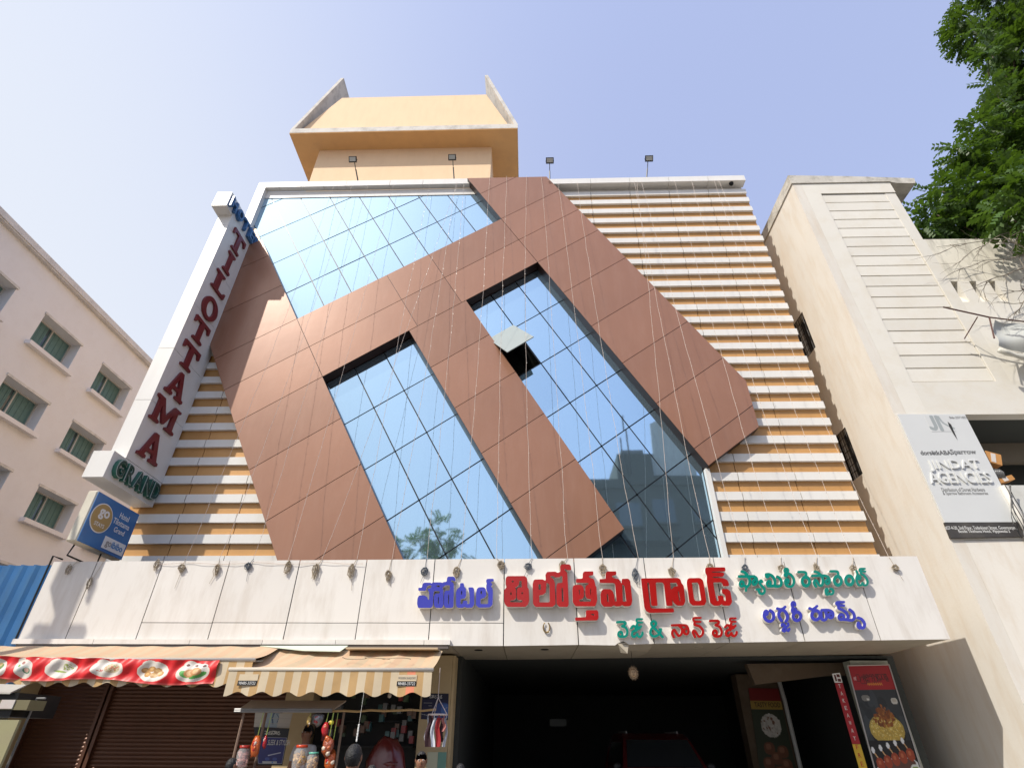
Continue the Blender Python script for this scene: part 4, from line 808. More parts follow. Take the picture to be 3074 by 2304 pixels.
# ================================================================== awnings
mAw = M('awning_tan', (.50,.385,.25), .8, bump=.15, bs=6, var=.08, dirt=.25, dcol=(.42,.27,.16)); mAwC = M('awning_cream', (.60,.50,.35), .8, bump=.25, bs=6, dirt=.5, dcol=(.5,.38,.24)); mAwO = M('awning_ochre', (.50,.32,.14), .8, bump=.25, bs=6, dirt=.4, dcol=(.3,.2,.1)); mAwR = M('awning_salmon', (.72,.25,.14), .8)
mBar = M('awning_bar', (.58,.53,.45), .4)
def awning(x0, x1, yb_, zb_, yf, zf_, drop, lab, slant=0):
    t = empty('awning', ((x0+x1)/2, yb_, zb_), lab, 'awning'); q = MB(); nx = int((x1-x0)/.145); ny = 8
    P = lambda u, v: (x0+(x1-x0)*u+slant*(1-v)*(1-u), yb_+(yf-yb_)*v, zb_+(zf_-zb_)*v-.06*math.sin(math.pi*v)*(1+.4*math.sin(u*23))+.01*math.sin(u*60))
    for i in range(nx):
        for j in range(ny): q.add([P(i/nx, j/ny), P((i+1)/nx, j/ny), P((i+1)/nx, (j+1)/ny), P(i/nx, (j+1)/ny)], [(0,3,2,1)], 1 if i % 2 else 0)
    q.build('canvas', [mAw, M('awning_tan_stripe', (.52,.355,.225), .8, bump=.15, bs=6)], t, True)
    q = MB(); n = nx*6; zl = zf_-.045
    wz = lambda x: drop+.035*math.sin((x-x0)*2*math.pi/.44+1.3)
    for i in range(n):
        a = x0+(x1-x0)*i/n; b = x0+(x1-x0)*(i+1)/n; k = i//6; m_ = 1 if k % 2 else 0
        if k == 22 and nx > 24: m_ = 2
        w1, w2 = .018*math.sin(a*7), .018*math.sin(b*7)
        q.add([(a, yf-.01, zl), (b, yf-.01, zl), (b, yf-.01+w2, zl-wz(b)), (a, yf-.01+w1, zl-wz(a))], [(0,3,2,1)], m_)
    q.build('valance', [mAwC, mAwO, mAwR], t)
    q = MB(); q.tube([(x0-.02, yf, zf_-.02), (x1+.02, yf, zf_-.02)], .032, 8); q.build('front_bar', mBar, t, True); q = MB()
    for x in (x0+.12, x1-.12): q.tube([(x, yb_+.1, zb_-.15), (x+.02, (yb_+yf)/2, zb_-.32), (x, yf+.05, zf_-.04)], .02, 6)
    q.build('arm', mSteel, t); return t
a1_ = awning(-12.6, -4.98, -1.66, 3.19, -2.70, 2.86, .38, 'long faded tan awning on the left behind the red food banner')
a2_ = awning(-5.33, -1.70, -1.68, 3.12, -2.78, 2.70, .36, 'shorter striped cream and ochre awning with a scalloped edge on the right', .3)
for x, s1, s2 in ((-5.12, '', '98485-33722'), (-2.30, 'MODERN SHADOWS', '98485-33722'), (-5.27, '', '')):
    if not s2: continue
    box('maker_patch', x, x+.34, -2.806, -2.80, 2.42, 2.60, mAwC, a2_); box('maker_strip', x+.0, x+.34, -2.809, -2.8065, 2.425, 2.50, mBlack, a2_)
    text('lettering', s2, (x+.02, -2.8095, 2.44), ex, ez, mTxW, a2_, .3, .045, .002)
    if s1: text('lettering', s1, (x+.02, -2.8065, 2.53), ex, ez, mTx, a2_, .3, .035, .002)
q = MB(); q.tube([(-2.6-.9*t+.08*math.sin(t*14), -2.42+.12*math.cos(t*9), 2.9+.0*t) for t in np.linspace(0, 1, 24)], .007, 4); q.tube([(-2.2-.9*t+.1*math.sin(t*11), -2.40+.1*math.cos(t*13), 2.9) for t in np.linspace(0, .6, 20)], .006, 4)
tag(q.build('cable', M('cable_tan', (.34,.28,.2), .6)), 'loose brown cable lying on the striped awning', 'cable')
mesh('tarpaulin', [(-5.4,-1.66,3.2),(-3.6,-1.70,3.2),(-3.65,-2.0,3.06),(-4.4,-1.95,3.08),(-5.4,-1.66,3.21),(-3.6,-1.70,3.21),(-3.65,-2.0,3.07),(-4.4,-1.95,3.09)], [(0,3,2,1),(4,5,6,7),(0,1,5,4),(1,2,6,5),(2,3,7,6),(3,0,4,7)], M('tarp_pale_green', (.55,.60,.48), .8)); tag(bpy.context.scene.objects['tarpaulin'], 'pale green tarpaulin strip tucked between the trim and the striped awning', 'tarpaulin')
o = box('board_strip', -3.55, -1.75, -2.0, -1.66, 3.11, 3.14, mAw); tag(o, 'thin tan board lying above the striped awning', 'board')

# red food banner
def plate(q, cx, cy, rx, ry, kind):
    q.ell(cx, cy, rx, ry, (.62,.57,.50)); q.ell(cx-rx*.3, cy-ry*.75, rx*.4, ry*.4, (.62,.57,.50)); q.ell(cx, cy, rx*.82, ry*.8, (.66,.62,.56))
    if kind == 0: q.ell(cx+rx*.2, cy, rx*.5, ry*.4, (.12,.2,.05), -.4); q.ell(cx, cy-ry*.1, rx*.6, ry*.2, (.6,.45,.2), -.5); q.ell(cx-rx*.3, cy-ry*.5, rx*.2, ry*.25, (.4,.06,.04))
    if kind == 1: q.ell(cx, cy, rx*.6, ry*.25, (.5,.55,.5), -.4); q.ell(cx+.3*rx, cy+.2*ry, rx*.4, ry*.3, (.08,.2,.12)); q.ell(cx+.3*rx, cy+.15*ry, rx*.25, ry*.22, (.55,.35,.28)); q.ell(cx, cy-ry*.6, rx*.2, ry*.18, (.3,.12,.1)); q.ell(cx-rx*.4, cy-ry*.3, rx*.15, ry*.15, (.12,.35,.08))
    if kind == 2: q.speck(cx+rx*.4, cy-ry*.2, rx*.3, ry*.35, [(.35,.4,.1),(.5,.5,.25),(.2,.25,.05)], 40, 1.6); q.ell(cx-rx*.1, cy+ry*.25, rx*.4, ry*.1, (.25,.35,.06), .15)
    if kind == 3: q.ell(cx+rx*.3, cy-ry*.1, rx*.5, ry*.55, (.5,.42,.28)); q.speck(cx+rx*.3, cy-ry*.15, rx*.42, ry*.45, [(.6,.5,.3),(.5,.08,.04),(.25,.3,.08)], 60, 1.4); q.speck(cx-rx*.4, cy+ry*.3, rx*.3, ry*.2, [(.5,.06,.04)], 8, 1.6)
    if kind == 4:
        for a, b in ((-.5,-.1),(-.1,-.25),(.3,-.1),(-.3,.3),(.15,.35),(.5,.15)): q.ell(cx+rx*a, cy+ry*b, rx*.26, ry*.28, (.42,.22,.07)); q.ell(cx+rx*a-1, cy+ry*b-1, rx*.14, ry*.14, (.6,.38,.15))
    if kind == 5:
        q.ell(cx+rx*.35, cy+ry*.3, rx*.5, ry*.3, (.08,.3,.06), -.3); q.ell(cx-rx*.45, cy+ry*.2, rx*.35, ry*.3, (.1,.35,.08), .4)
        for a, b in ((-.15,.1),(.2,-.1)): q.ell(cx+rx*a, cy+ry*b, rx*.35, ry*.42, (.5,.25,.1)); q.ell(cx+rx*a, cy+ry*b, rx*.2, ry*.26, (.65,.42,.22))
        for a in (-.4, .1, .6): q.ell(cx+rx*a, cy-ry*.7, rx*.2, ry*.22, (.7,.68,.64)); q.ell(cx+rx*a, cy-ry*.7, rx*.12, ry*.13, (.12,.04,.03))
q = Ink(560, 56, (.60,.012,.015)); q.rect(0, 52, 560, 56, (.66,.10,.09))
for k, cx in enumerate((30, 100, 190, 300, 410, 505)): plate(q, cx, 28, (30,22,38,40,38,40)[k], (24,23,22,22,22,22)[k], k)
bT0, bT1, bB1 = onY(zc(-130, 818), -2.755), onY(zc(1648, 853), -2.755), onY(zc(1585, 1030), -2.775); bB0 = onY(zc(-130, 982), -2.775)
def bfn(u, v):
    t, b = bT0.lerp(bT1, u), bB0.lerp(bB1, u); p = t.lerp(b, v); x = p.x
    return (x, -2.755-.02*v+.022*math.sin(x*9+v*2)*v+.014*math.sin(x*23+v*5)+.02*math.sin(x*4+v*7), p.z+.008*math.sin(x*11)*(1-v)+v*.014*math.sin(x*3.1)-.02*math.sin(u*math.pi*3)*v)
FBn = sheet('food_banner', q, bfn); tag(FBn, 'long red cloth banner printed with plates of food, tied to the left awning', 'banner')

# ================================================================== banners and boards at the car park entrance
def biryani(w_=90, h_=200):
    q = Ink(w_, h_, (.028,.035,.042)); rd = (.36,.012,.018); q.rect(0, 0, w_, 38, rd)
    q.speck(w_/2, 90, 60, 40, [(.04,.05,.06),(.02,.025,.03)], 30, 9); q.rect(0, 0, w_, 38, rd)
    x = 6
    for gl, F, wcol, ht in ((blue, B1, (.6,.3,.3), 6), (red1, R2, (.05,.012,.012), 12), (red2, R3, (.05,.012,.012), 12), (red3, R4, (.05,.012,.012), 12)):
        for g in gl:
            lp = g[1]; xs = [p[0] for p in lp]; ys = [p[1] for p in lp]; sc = ht/900; wd = (max(xs)-min(xs))*sc*(1 if F is not R4 else 1.2)
            if wd < 3: continue
            pts = [(x+(p[0]-min(xs))*sc, 20-ht/2+(p[1]-min(ys))*sc) for p in lp]
            q.strokes([(1.0, *pts, pts[0])], wcol); x += wd*.82+.6
    q.strokes([(1.3,(32+4*k,30),(34+4*k,27),(35+4*k,31)) for k in range(8)], (.62,.22,.03))
    q.ell(78, 55, 7, 5, (.55,.55,.52)); q.ell(78, 54, 5, 3, (.45,.42,.36)); q.ell(20, 50, 9, 5, (.2,.2,.19)); q.ell(24, 52, 3, 2, (.6,.6,.58))
    q.ell(46, 104, 34, 20, (.005,.005,.006)); q.ell(46, 96, 35, 22, (.42,.30,.06)); q.speck(46, 94, 31, 19, [(.62,.46,.10),(.55,.36,.06),(.70,.58,.22)], 320, 1.2); q.speck(46, 80, 20, 13, [(.24,.07,.012),(.33,.12,.02),(.16,.045,.01)], 60, 3.2); q.speck(46, 70, 9, 9, [(.3,.1,.02),(.2,.06,.01)], 18, 2.6)
    q.rect(0, 112, w_, 172, (.006,.006,.007)); q.ell(46, 148, 42, 12, (.66,.68,.70), -.1); q.ell(46, 146, 38, 9, (.1,.04,.03), -.1)
    for k in range(5):
        bx_ = 14+k*16; by = 150-k*3.2; q.strokes([(2.2,(bx_-2,by-14),(bx_-9,by-25))], (.55,.33,.15)); q.ell(bx_-8, by-25, 3.2, 4.5, (.7,.72,.75)); q.ell(bx_, by-6, 8, 9, (.30,.045,.015)); q.ell(bx_-1, by-8, 3, 3, (.44,.12,.05))
    q.ell(56, 160, 12, 8, (.62,.62,.62)); q.ell(56, 160, 9, 5.5, (.25,.012,.012)); q.ell(80, 152, 10, 8, (.62,.64,.62)); q.ell(80, 152, 7, 5, (.2,.28,.06))
    q.rect(0, 172, w_, h_, (.40,.20,.09))
    for yy in range(173, h_, 4): q.rect(0, yy, w_, yy+1, (.33,.15,.06))
    q.ell(58, 184, 13, 13, (.02,.01,.005)); q.ell(58, 184, 10.5, 11, (.60,.52,.03)); q.ell(38, 196, 12, 8, (.02,.01,.01)); q.ell(38, 196, 9, 6, (.5,.05,.02)); q.ell(76, 197, 9, 6, (.5,.2,.03)); q.ell(88, 198, 6, 5, (.6,.6,.58)); return q
q = biryani(); BN = empty('food_poster_stand', (7.9, .82, 0), 'tall framed restaurant poster with biryani bowl at the right entrance column', 'poster')
sheet('poster', q, quadfn((7.44, .80, 3.13), (8.38, .80, 3.15), (8.30, .80, .55), (7.34, .80, .55)), BN)
qq = MB(); 
for a, b in (((7.43,.79,3.14),(7.33,.79,.55)), ((8.39,.79,3.16),(8.31,.79,.55)), ((7.43,.79,3.14),(8.39,.79,3.16))): qq.tube([a, b], .015, 5)
qq.build('frame', M('frame_grey', (.45,.43,.42), .4, .5), BN); box('back_legs', 7.4, 8.3, .81, .84, 0, .55, mBlack, BN)
TK = empty('takeaway_strip', (7.15, .8, 0), 'narrow red and yellow vertical strip reading TAKEAWAY FREE', 'sign')
prism('red_part', [(7.035, 2.78), (7.21, 2.78), (7.21, 1.62), (7.035, 1.62)], .80, .812, M('strip_red', (.36,.012,.02), .5), TK); prism('yellow_part', [(7.035, 1.615), (7.21, 1.615), (7.21, .2), (7.035, .2)], .80, .812, M('strip_yellow', (.60,.40,.03), .5), TK); prism('logo_plate', [(7.03, 2.97), (7.21, 2.99), (7.21, 2.79), (7.035, 2.79)], .80, .812, mInk, TK)
box('logo_mark', 7.06, 7.10, .796, .7995, 2.82, 2.95, M('logo_maroon', (.1,.02,.02), .5), TK); box('logo_mark', 7.12, 7.19, .796, .7995, 2.90, 2.96, MATS['logo_maroon'], TK); box('logo_mark', 7.12, 7.19, .796, .7995, 2.81, 2.87, MATS['logo_maroon'], TK)
for k, ch in enumerate('TAKEAWAY'): text('lettering', ch, (7.095, .7995, 2.68-k*.142), ex, ez, mTxW, TK, .05, .075, .003)
mRd = M('ink_red', (.45,.02,.02), .5)
for k, ch in enumerate('FREE'): text('lettering', ch, (7.095, .7995, 1.52-k*.15), ex, ez, mRd, TK, .055, .085, .003)
q = Ink(50, 110, (.10,.06,.03)); q.rect(0, 0, 50, 17, (.20,.012,.012)); q.rect(0, 17, 50, 28, (.38,.25,.05)); q.rect(0, 28, 50, 110, (.035,.045,.025)); q.ell(26, 48, 15, 15, (.55,.52,.47)); q.speck(26, 48, 14, 14, [(.6,.57,.52),(.45,.42,.38),(.2,.1,.06)], 60, 2)
for a, b in ((18,76),(36,80),(26,88),(14,94),(38,96),(28,104)): q.ell(a, b, 8, 8, (.16,.06,.03)); q.ell(a-1, b-2, 4, 4, (.27,.12,.07))
TF = sheet('food_poster', q, quadfn((6.17,3.99,2.90), (6.99,3.99,2.89), (6.97,3.99,.9), (6.02,3.99,.9))); tag(TF, 'dim Tasty Food poster on the inner car park column', 'poster')
tt = text('lettering', 'TASTY FOOD', (6.24, 3.985, 2.44), ex, ez, M('ink_brown', (.05,.02,.01), .5), TF, .70, .12, .003, .01)

# ================================================================== street level: cart, goods, people
def at(p, y): c_ = onY(p, y); return c_
fl_ = fr(0,1900,.24373); fk = fr(680,2100,.16727); fp = fr(950,2050,.20344)
def blob(name, c, r, mat, parent=None, rough=.18, seed=0, sub=2):
    bm = bmesh.new(); bmesh.ops.create_icosphere(bm, subdivisions=sub, radius=1); rn = random.Random(seed)
    ph = [rn.uniform(0, 6) for _ in range(6)]
    for v in bm.verts:
        n = v.co.normalized(); d = 1+rough*(math.sin(n.x*5+ph[0])*math.sin(n.y*6+ph[1])+.7*math.sin(n.z*8+ph[2])*math.sin(n.x*9+ph[3])); v.co = Vector((n.x*r[0]*d, n.y*r[1]*d, n.z*r[2]*d))
    me = bpy.data.meshes.new(name); bm.to_mesh(me); bm.free(); me.materials.append(mat); me.polygons.foreach_set('use_smooth', [True]*len(me.polygons)); return put(name, me, c, parent)
def glassy(name, col, alpha=.25, rough=.05):
    m_ = bpy.data.materials.new(name); m_.use_nodes = True; N = m_.node_tree.nodes; L = m_.node_tree.links; b = N['Principled BSDF']; b.inputs['Base Color'].default_value = (*col, 1); b.inputs['Roughness'].default_value = rough
    tr = N.new('ShaderNodeBsdfTransparent'); ms = N.new('ShaderNodeMixShader'); ms.inputs[0].default_value = alpha; L.new(tr.outputs[0], ms.inputs[1]); L.new(b.outputs[0], ms.inputs[2]); L.new(ms.outputs[0], N['Material Output'].inputs[0]); return m_
mJar = glassy('jar_plastic', (.8,.8,.8)); mOr = M('snack_orange', (.50,.10,.015), .3, spec=.7, bump=.8, bs=30, var=.4, vs=12); mRedP = M('snack_red', (.42,.012,.02), .25, spec=.8, bump=.8, bs=30, var=.4, vs=12); mCook = M('biscuit', (.50,.30,.10), .6, bump=.2, bs=60)
KC = empty('kiosk_cart', (-4.9, -2.3, 0), 'street kiosk cart with a sloping sheet roof, posts and shelves of snack jars', 'kiosk')
yk = -2.5; L_ = at(fk(175, 190), yk); R_ = at(fk(1880, 190), yk); Lb = at(fk(440, 5), -1.95); Rb = at(fk(2150, 5), -1.95)
mesh('roof', [tuple(L_), tuple(R_), tuple(Rb), tuple(Lb)]+[tuple(v-Vector((0,0,.02))) for v in (L_, R_, Rb, Lb)], [(0,1,2,3),(7,6,5,4),(0,4,5,1),(1,5,6,2),(2,6,7,3),(3,7,4,0)], M('roof_sheet_beige', (.52,.42,.32), .6, dirt=.3), KC)
q = MB(); q.tube([L_-Vector((.02,.02,.01)), R_-Vector((-.02,.02,.01))], .022, 6); q.tube([L_-Vector((.02,.03,-.02)), R_-Vector((-.02,.03,-.02))], .016, 6); q.build('roof_edge', mSilver, KC)
for nm, pa, pb, y in (('post', fk(300, 290), fk(190, 1220), -2.45), ('post', fk(710, 240), fk(590, 1220), -2.2), ('post', fk(2110, 220), fk(2020, 900), -2.1)):
    a, b = at(pa, y), at(pb, y); q = MB(); q.tube([(a.x, y, R_.z), (a.x, y, .0)], .022, 6); q.build(nm, M('post_wood', (.22,.15,.11), .6), KC)
box('counter', L_.x, R_.x, -2.75, -1.8, .85, .92, M('counter_wood', (.25,.15,.08), .6), KC); box('counter_front', L_.x, R_.x, -2.73, -2.69, .1, .85, M('counter_blue', (.08,.12,.25), .5), KC)
box('shelf', L_.x+.03, R_.x-.02, -2.65, -2.25, 1.20, 1.225, M('counter_wood', (.25,.15,.08)), KC)
for x in (L_.x+.05, R_.x-.05): box('shelf_support', x-.015, x+.015, -2.5, -2.47, .92, 1.2, mSteel, KC); box('cart_leg', x-.03, x+.03, -2.65, -2.59, 0, .85, mSteel, KC); box('cart_leg', x-.03, x+.03, -1.9, -1.84, 0, .85, mSteel, KC)
bm_a, bm_b = at(fp(200, 410), -2.45), at(fp(1765, 390), -1.9)
q = MB(); q.tube([bm_a+(bm_b-bm_a)*t+Vector((0, 0, .01*math.sin(t*20))) for t in np.linspace(0, 1, 9)], .02, 6); tag(q.build('bamboo_pole', M('bamboo', (.42,.27,.11), .5)), 'long bamboo pole running from the kiosk roof to the yellow pier', 'pole')
# posters on the kiosk
def poster_q(p4, y): return quadfn(*[tuple(at(p, y)) for p in p4])
q = Ink(80, 34, (.50,.48,.43)); q.rect(24, 0, 52, 34, (.32,.40,.46)); q.strokes([(3,(40,0),(38,12),(41,24)), (1.5,(46,2),(52,10),(50,22))], (.07,.12,.2)); q.rect(0, 12, 80, 13, (.42,.40,.36)); q.rect(0, 24, 80, 25, (.42,.40,.36))
P1 = sheet('poster', q, poster_q((fk(515,225), fk(1185,235), fk(1120,500), fk(490,480)), -1.2)); tag(P1, 'pale poster with a blue brush mark under the kiosk roof', 'poster')
q = Ink(100, 130, (.008,.008,.012)); q.rect(3, 34, 97, 124, (.45,.46,.5)); q.rect(4, 35, 96, 123, (.022,.026,.15)); 
def scribble(q, gls, x, y, h, wcol):
    for g in gls:
        st = g[1]; pts = [p for s_ in st if s_[0] != 'ring' for p in s_[1:]]; x0, x1 = min(p[0] for p in pts), max(p[0] for p in pts); y0, y1 = min(p[1] for p in pts), max(p[1] for p in pts); sc = h/(y1-y0)
        q.strokes(st, wcol, sc, x-x0*sc, y-y0*sc); x += (x1-x0)*sc+2
    return x
xx = scribble(q, veg+non, 30, 12, 12, (.5,.5,.45)); 
q.strokes([(3,(42,96),(84,86))], (.5,.52,.62)); q.ell(38, 108, 9, 6, (.05,.08,.3)); q.ell(66, 108, 9, 6, (.05,.08,.3)); q.rect(20, 116, 76, 123, (.42,.43,.46)); q.ell(58, 119, 3, 3, (.05,.2,.5))
P2 = sheet('poster', q, poster_q((fk(490,485), fk(1130,505), fk(1000,1170), fk(560,1165)), -1.25)); tag(P2, 'dark blue poster reading Sleek and Stylish behind the kiosk post', 'poster')
a = at(fk(735, 805), -1.26); text('lettering', 'SLEEK & STYLISH', (a.x, -1.262, a.z), ex, ez, mTxW, P2, .42, .085, .002)
# jars
def jar(pc, y, w_, h_, lidm, lab, fillm, zb=1.226):
    c_ = at(pc, y); x = c_.x; t = empty('snack_jar', (x, y, zb), lab, 'jar', 'plastic snack jars on the kiosk shelf'); q = MB()
    q.lathe([(w_*.9, 0), (w_, .02), (w_, h_*.72), (w_*.72, h_*.86), (w_*.72, h_*.9)], (x, y, zb), 20); q.build('jar_body', mJar, t, True); q = MB(); q.lathe([(w_*.8, h_*.88), (w_*.84, h_*.9), (w_*.84, h_*.99), (w_*.76, h_)], (x, y, zb), 18); q.build('lid', lidm, t, True)
    q = MB(); rn = random.Random(x)
    for _ in range(24):
        r_ = w_*.72*math.sqrt(rn.random()); an = rn.uniform(0, 6.28); cx, cy2, cz = x+r_*math.cos(an), y+r_*math.sin(an), zb+.03+rn.random()*h_*.58; s_ = w_*.40; R = Matrix.Rotation(rn.uniform(0, 3), 3, Vector((rn.random(), rn.random(), rn.random())).normalized())
        vs = [R @ Vector((s_*math.cos(k*1.047), s_*math.sin(k*1.047), zz)) for zz in (-s_*.3, s_*.3) for k in range(6)]; q.add([(v.x+cx, v.y+cy2, v.z+cz) for v in vs], [tuple(range(5, -1, -1)), tuple(range(6, 12))]+[(k, (k+1) % 6, (k+1) % 6+6, k+6) for k in range(6)])
    tag(q.build('biscuits', fillm, t), kind='stuff')
h1_ = at(fk(330, 810), -2.45).z-1.226; jar(fk(320, 900), -2.45, .105, h1_, M('lid_red', (.40,.03,.02), .35), 'snack jar with a dark red lid by the left kiosk post', M('sweets_pink', (.5,.25,.22), .5))
jar(fk(1345, 900), -2.45, .115, at(fk(1380, 800), -2.45).z-1.226, M('lid_orange', (.55,.05,.01), .35), 'tall snack jar with an orange red lid full of biscuits', mCook)
jar(fk(1560, 1000), -2.45, .097, at(fk(1580, 930), -2.45).z-1.226, M('lid_mint', (.12,.42,.32), .4), 'shorter snack jar with a mint green lid', mCook)
# hanging bags
def bag(pc, y, r, mat, lab, cat='snack bag', n=1, seed=0):
    r = tuple(1.05*c for c in r)
    c_ = at(pc, y); t = empty('hanging_bag', tuple(c_), lab, cat, 'snack bags hanging from the kiosk roof'); blob('bag', tuple(c_), r, mat, t, .22, seed); q = MB(); q.tube([(c_.x, y, c_.z+r[2]*.8), (c_.x+.01, y, R_.z-.03)], .006, 4); q.build('string', M('string_green', (.35,.45,.10), .6), t); 
    for k in range(n): rn = random.Random(seed*9+k); blob('packet', (c_.x+rn.uniform(-.7, .7)*r[0], y-r[1]*.5, c_.z+rn.uniform(-.8, .8)*r[2]), (r[0]*.4, r[1]*.6, r[2]*.28), random.choice([mOr, mRedP, M('snack_cream', (.6,.5,.4), .3)]), t, .2, seed+k)
bag(fk(520, 830), -2.52, (.07, .05, .15), mOr, 'orange snack bag hanging beside the left kiosk poster', n=5, seed=1); bag(fk(690, 750), -2.5, (.03, .03, .09), mRedP, 'small red snack bag hanging right of the kiosk post', n=1, seed=2)
bag(fk(1770, 520), -2.55, (.055, .045, .10), mRedP, 'bright red round bag hanging near the right end of the kiosk roof', n=1, seed=3); bag(fk(1820, 830), -2.56, (.10, .06, .14), M('snack_copper', (.30,.07,.03), .25, spec=.8, bump=.9, bs=30, var=.5, vs=14), 'bunch of copper and pink snack packets hanging low on the right', n=6, seed=4)
bag(fk(1860, 1080), -2.5, (.09, .06, .15), mOr, 'large orange snack bag below the copper packets', n=3, seed=5); bag(fk(1480, 370), -2.5, (.035, .03, .07), M('snack_yellow', (.55,.38,.12), .4), 'small yellow bag hanging under the middle of the kiosk roof', n=1, seed=6)
bag(fk(1640, 340), -2.45, (.10, .06, .10), M('foil_grey', (.22,.22,.23), .2, .4), 'grey foil bag hanging under the kiosk roof', n=2, seed=7); bag(fk(1880, 400), -2.52, (.045, .03, .035), M('lemon_yellow', (.62,.52,.02), .4), 'yellow lemons hanging at the right end of the kiosk roof', 'lemons', n=1, seed=8)
q = MB(); a = at(fp(628, 600), -3.6); b = at(fp(590, 860), -3.6); q.tube([(a.x+(b.x-a.x)*t, -3.6, a.z+(b.z-a.z)*t) for t in np.linspace(0, 1, 40)], [.011+.005*math.sin(k*1.9) for k in range(40)], 5)
q.tube([(a.x, -3.6, a.z), (a.x+.01, -3.6, 2.3)], .002, 3); tag(q.build('twisted_cord', mInk), 'white twisted cord hanging in front of the dark stall', 'cord')
# ring hanger with clothes by the pier
yh = -2.4; c_ = at(fp(1790, 460), yh); HG = empty('ring_hanger', (c_.x, yh, c_.z), 'round white hanger with small red, white and dark cloths by the yellow pier', 'hanger')
q = MB(); rr = (at(fp(1930, 460), yh).x-c_.x); q.tube([(c_.x+rr*math.cos(t), yh+rr*math.sin(t), c_.z) for t in np.linspace(0, 6.283, 25)], .012, 5); top = at(fp(1795, 210), yh)
for t in (0, 2.1, 4.2): q.tube([(c_.x+rr*math.cos(t), yh+rr*math.sin(t), c_.z), tuple(top)], .006, 4)
q.tube([tuple(top), (top.x, yh, 2.75)], .006, 4); q.build('ring', M('hanger_plastic', (.62,.52,.47), .4), HG)
cm_ = [M('cloth_white', (.5,.52,.58), .8), M('cloth_red', (.28,.012,.015), .8), M('cloth_dark', (.035,.01,.015), .8), M('cloth_pink', (.42,.16,.14), .8)]
for k, (an, cm, ln, w_) in enumerate(((3.3,0,.33,.05),(3.9,2,.42,.10),(4.5,0,.42,.07),(5.0,1,.42,.09),(5.6,3,.2,.06),(6.0,0,.42,.05),(2.3,3,.25,.06),(1.2,2,.35,.1))):
    x, y = c_.x+rr*math.cos(an), yh+rr*math.sin(an); q = MB(); n = 7
    vs = [(x+w_*(u-.5)*(.7+.3*v)+.02*math.sin(v*6+k), y+.02*math.sin(u*5+v*4+k), c_.z-.05-v*ln) for v in np.linspace(0, 1, n) for u in np.linspace(0, 1, 5)]
    q.add(vs+[(a, b+.006, c2) for a, b, c2 in vs], [(j*5+i, (j+1)*5+i, (j+1)*5+i+1, j*5+i+1) for j in range(n-1) for i in range(4)]+[(35+j*5+i, 35+j*5+i+1, 35+(j+1)*5+i+1, 35+(j+1)*5+i) for j in range(n-1) for i in range(4)]); q.tube([(x, y, c_.z), (x, y, c_.z-.06)], .008, 4); q.build('cloth', cm_[cm], HG, True)
# poster on the pier, green board below it
q = Ink(70, 66, (.012,.016,.06)); q.rect(0, 0, 70, 16, (.008,.01,.03)); scribble(q, non+veg2, 20, 4, 8, (.5,.5,.5)); q.ell(55, 42, 24, 20, (.03,.07,.25)); q.ell(62, 40, 12, 14, (.06,.14,.4)); q.strokes([(1,(5,24),(26,24)), (1,(18,31),(26,31)), (1.4,(0,52),(22,56)), (1,(58,40),(66,34))], (.4,.4,.42))
PP = sheet('poster', q, quadfn(tuple(at(fp(1565, 148), -.31)), tuple(at(fp(1950, 150), -.31)), tuple(at(fp(1940, 540), -.31)), tuple(at(fp(1540, 525), -.31)))); tag(PP, 'blue and black poster on the upper part of the yellow pier', 'poster')
a, b = at(fp(1640, 1010), -1.0), at(fp(1920, 1010), -1.0); q = MB(); q.box(a.x, a.x+(b.x-a.x)*.55, -1.0, -.97, .3, a.z, 0); q.box(a.x+(b.x-a.x)*.56, b.x, -1.0, -.97, .3, a.z, 1)
tag(q.build('ribbed_board', [M('board_cream', (.42,.42,.30), .6), M('board_green', (.12,.25,.20), .6)]), 'cream and green board standing at the foot of the yellow pier', 'board')
a = at(fp(1080, 170), -2.6); q = MB(); q.lathe([(.001,-.05),(.03,-.035),(.035,0),(.02,.04),(.003,.07)], (a.x, -2.6, a.z), 10); q.tube([(a.x,-2.6,a.z+.06),(a.x,-2.6,a.z+.25)], .003, 4); tag(q.build('hanging_lamp_bulb', M('bulb_beige', (.45,.38,.3), .4), smooth=True), 'pale unlit bulb hanging below the striped awning', 'bulb')
c2 = at(fp(1040, 1060), -1.6); RS = empty('red_sack', (c2.x, -1.6, 0), 'glossy dark red sack stacked in the dark stall opening', 'sack'); mRS = M('sack_red', (.10,.005,.006), .28, spec=.8); blob('sack_body', (c2.x, -1.6, c2.z-.24), (.37, .22, .52), mRS, RS, .08, 11, 3); blob('sack_body', (c2.x, -1.6, .44), (.42, .26, .46), mRS, RS, .08, 12, 3)
blob('sack_fold', (c2.x+.1, -1.78, c2.z-.12), (.15, .05, .04), mRS, RS, .3, 13)

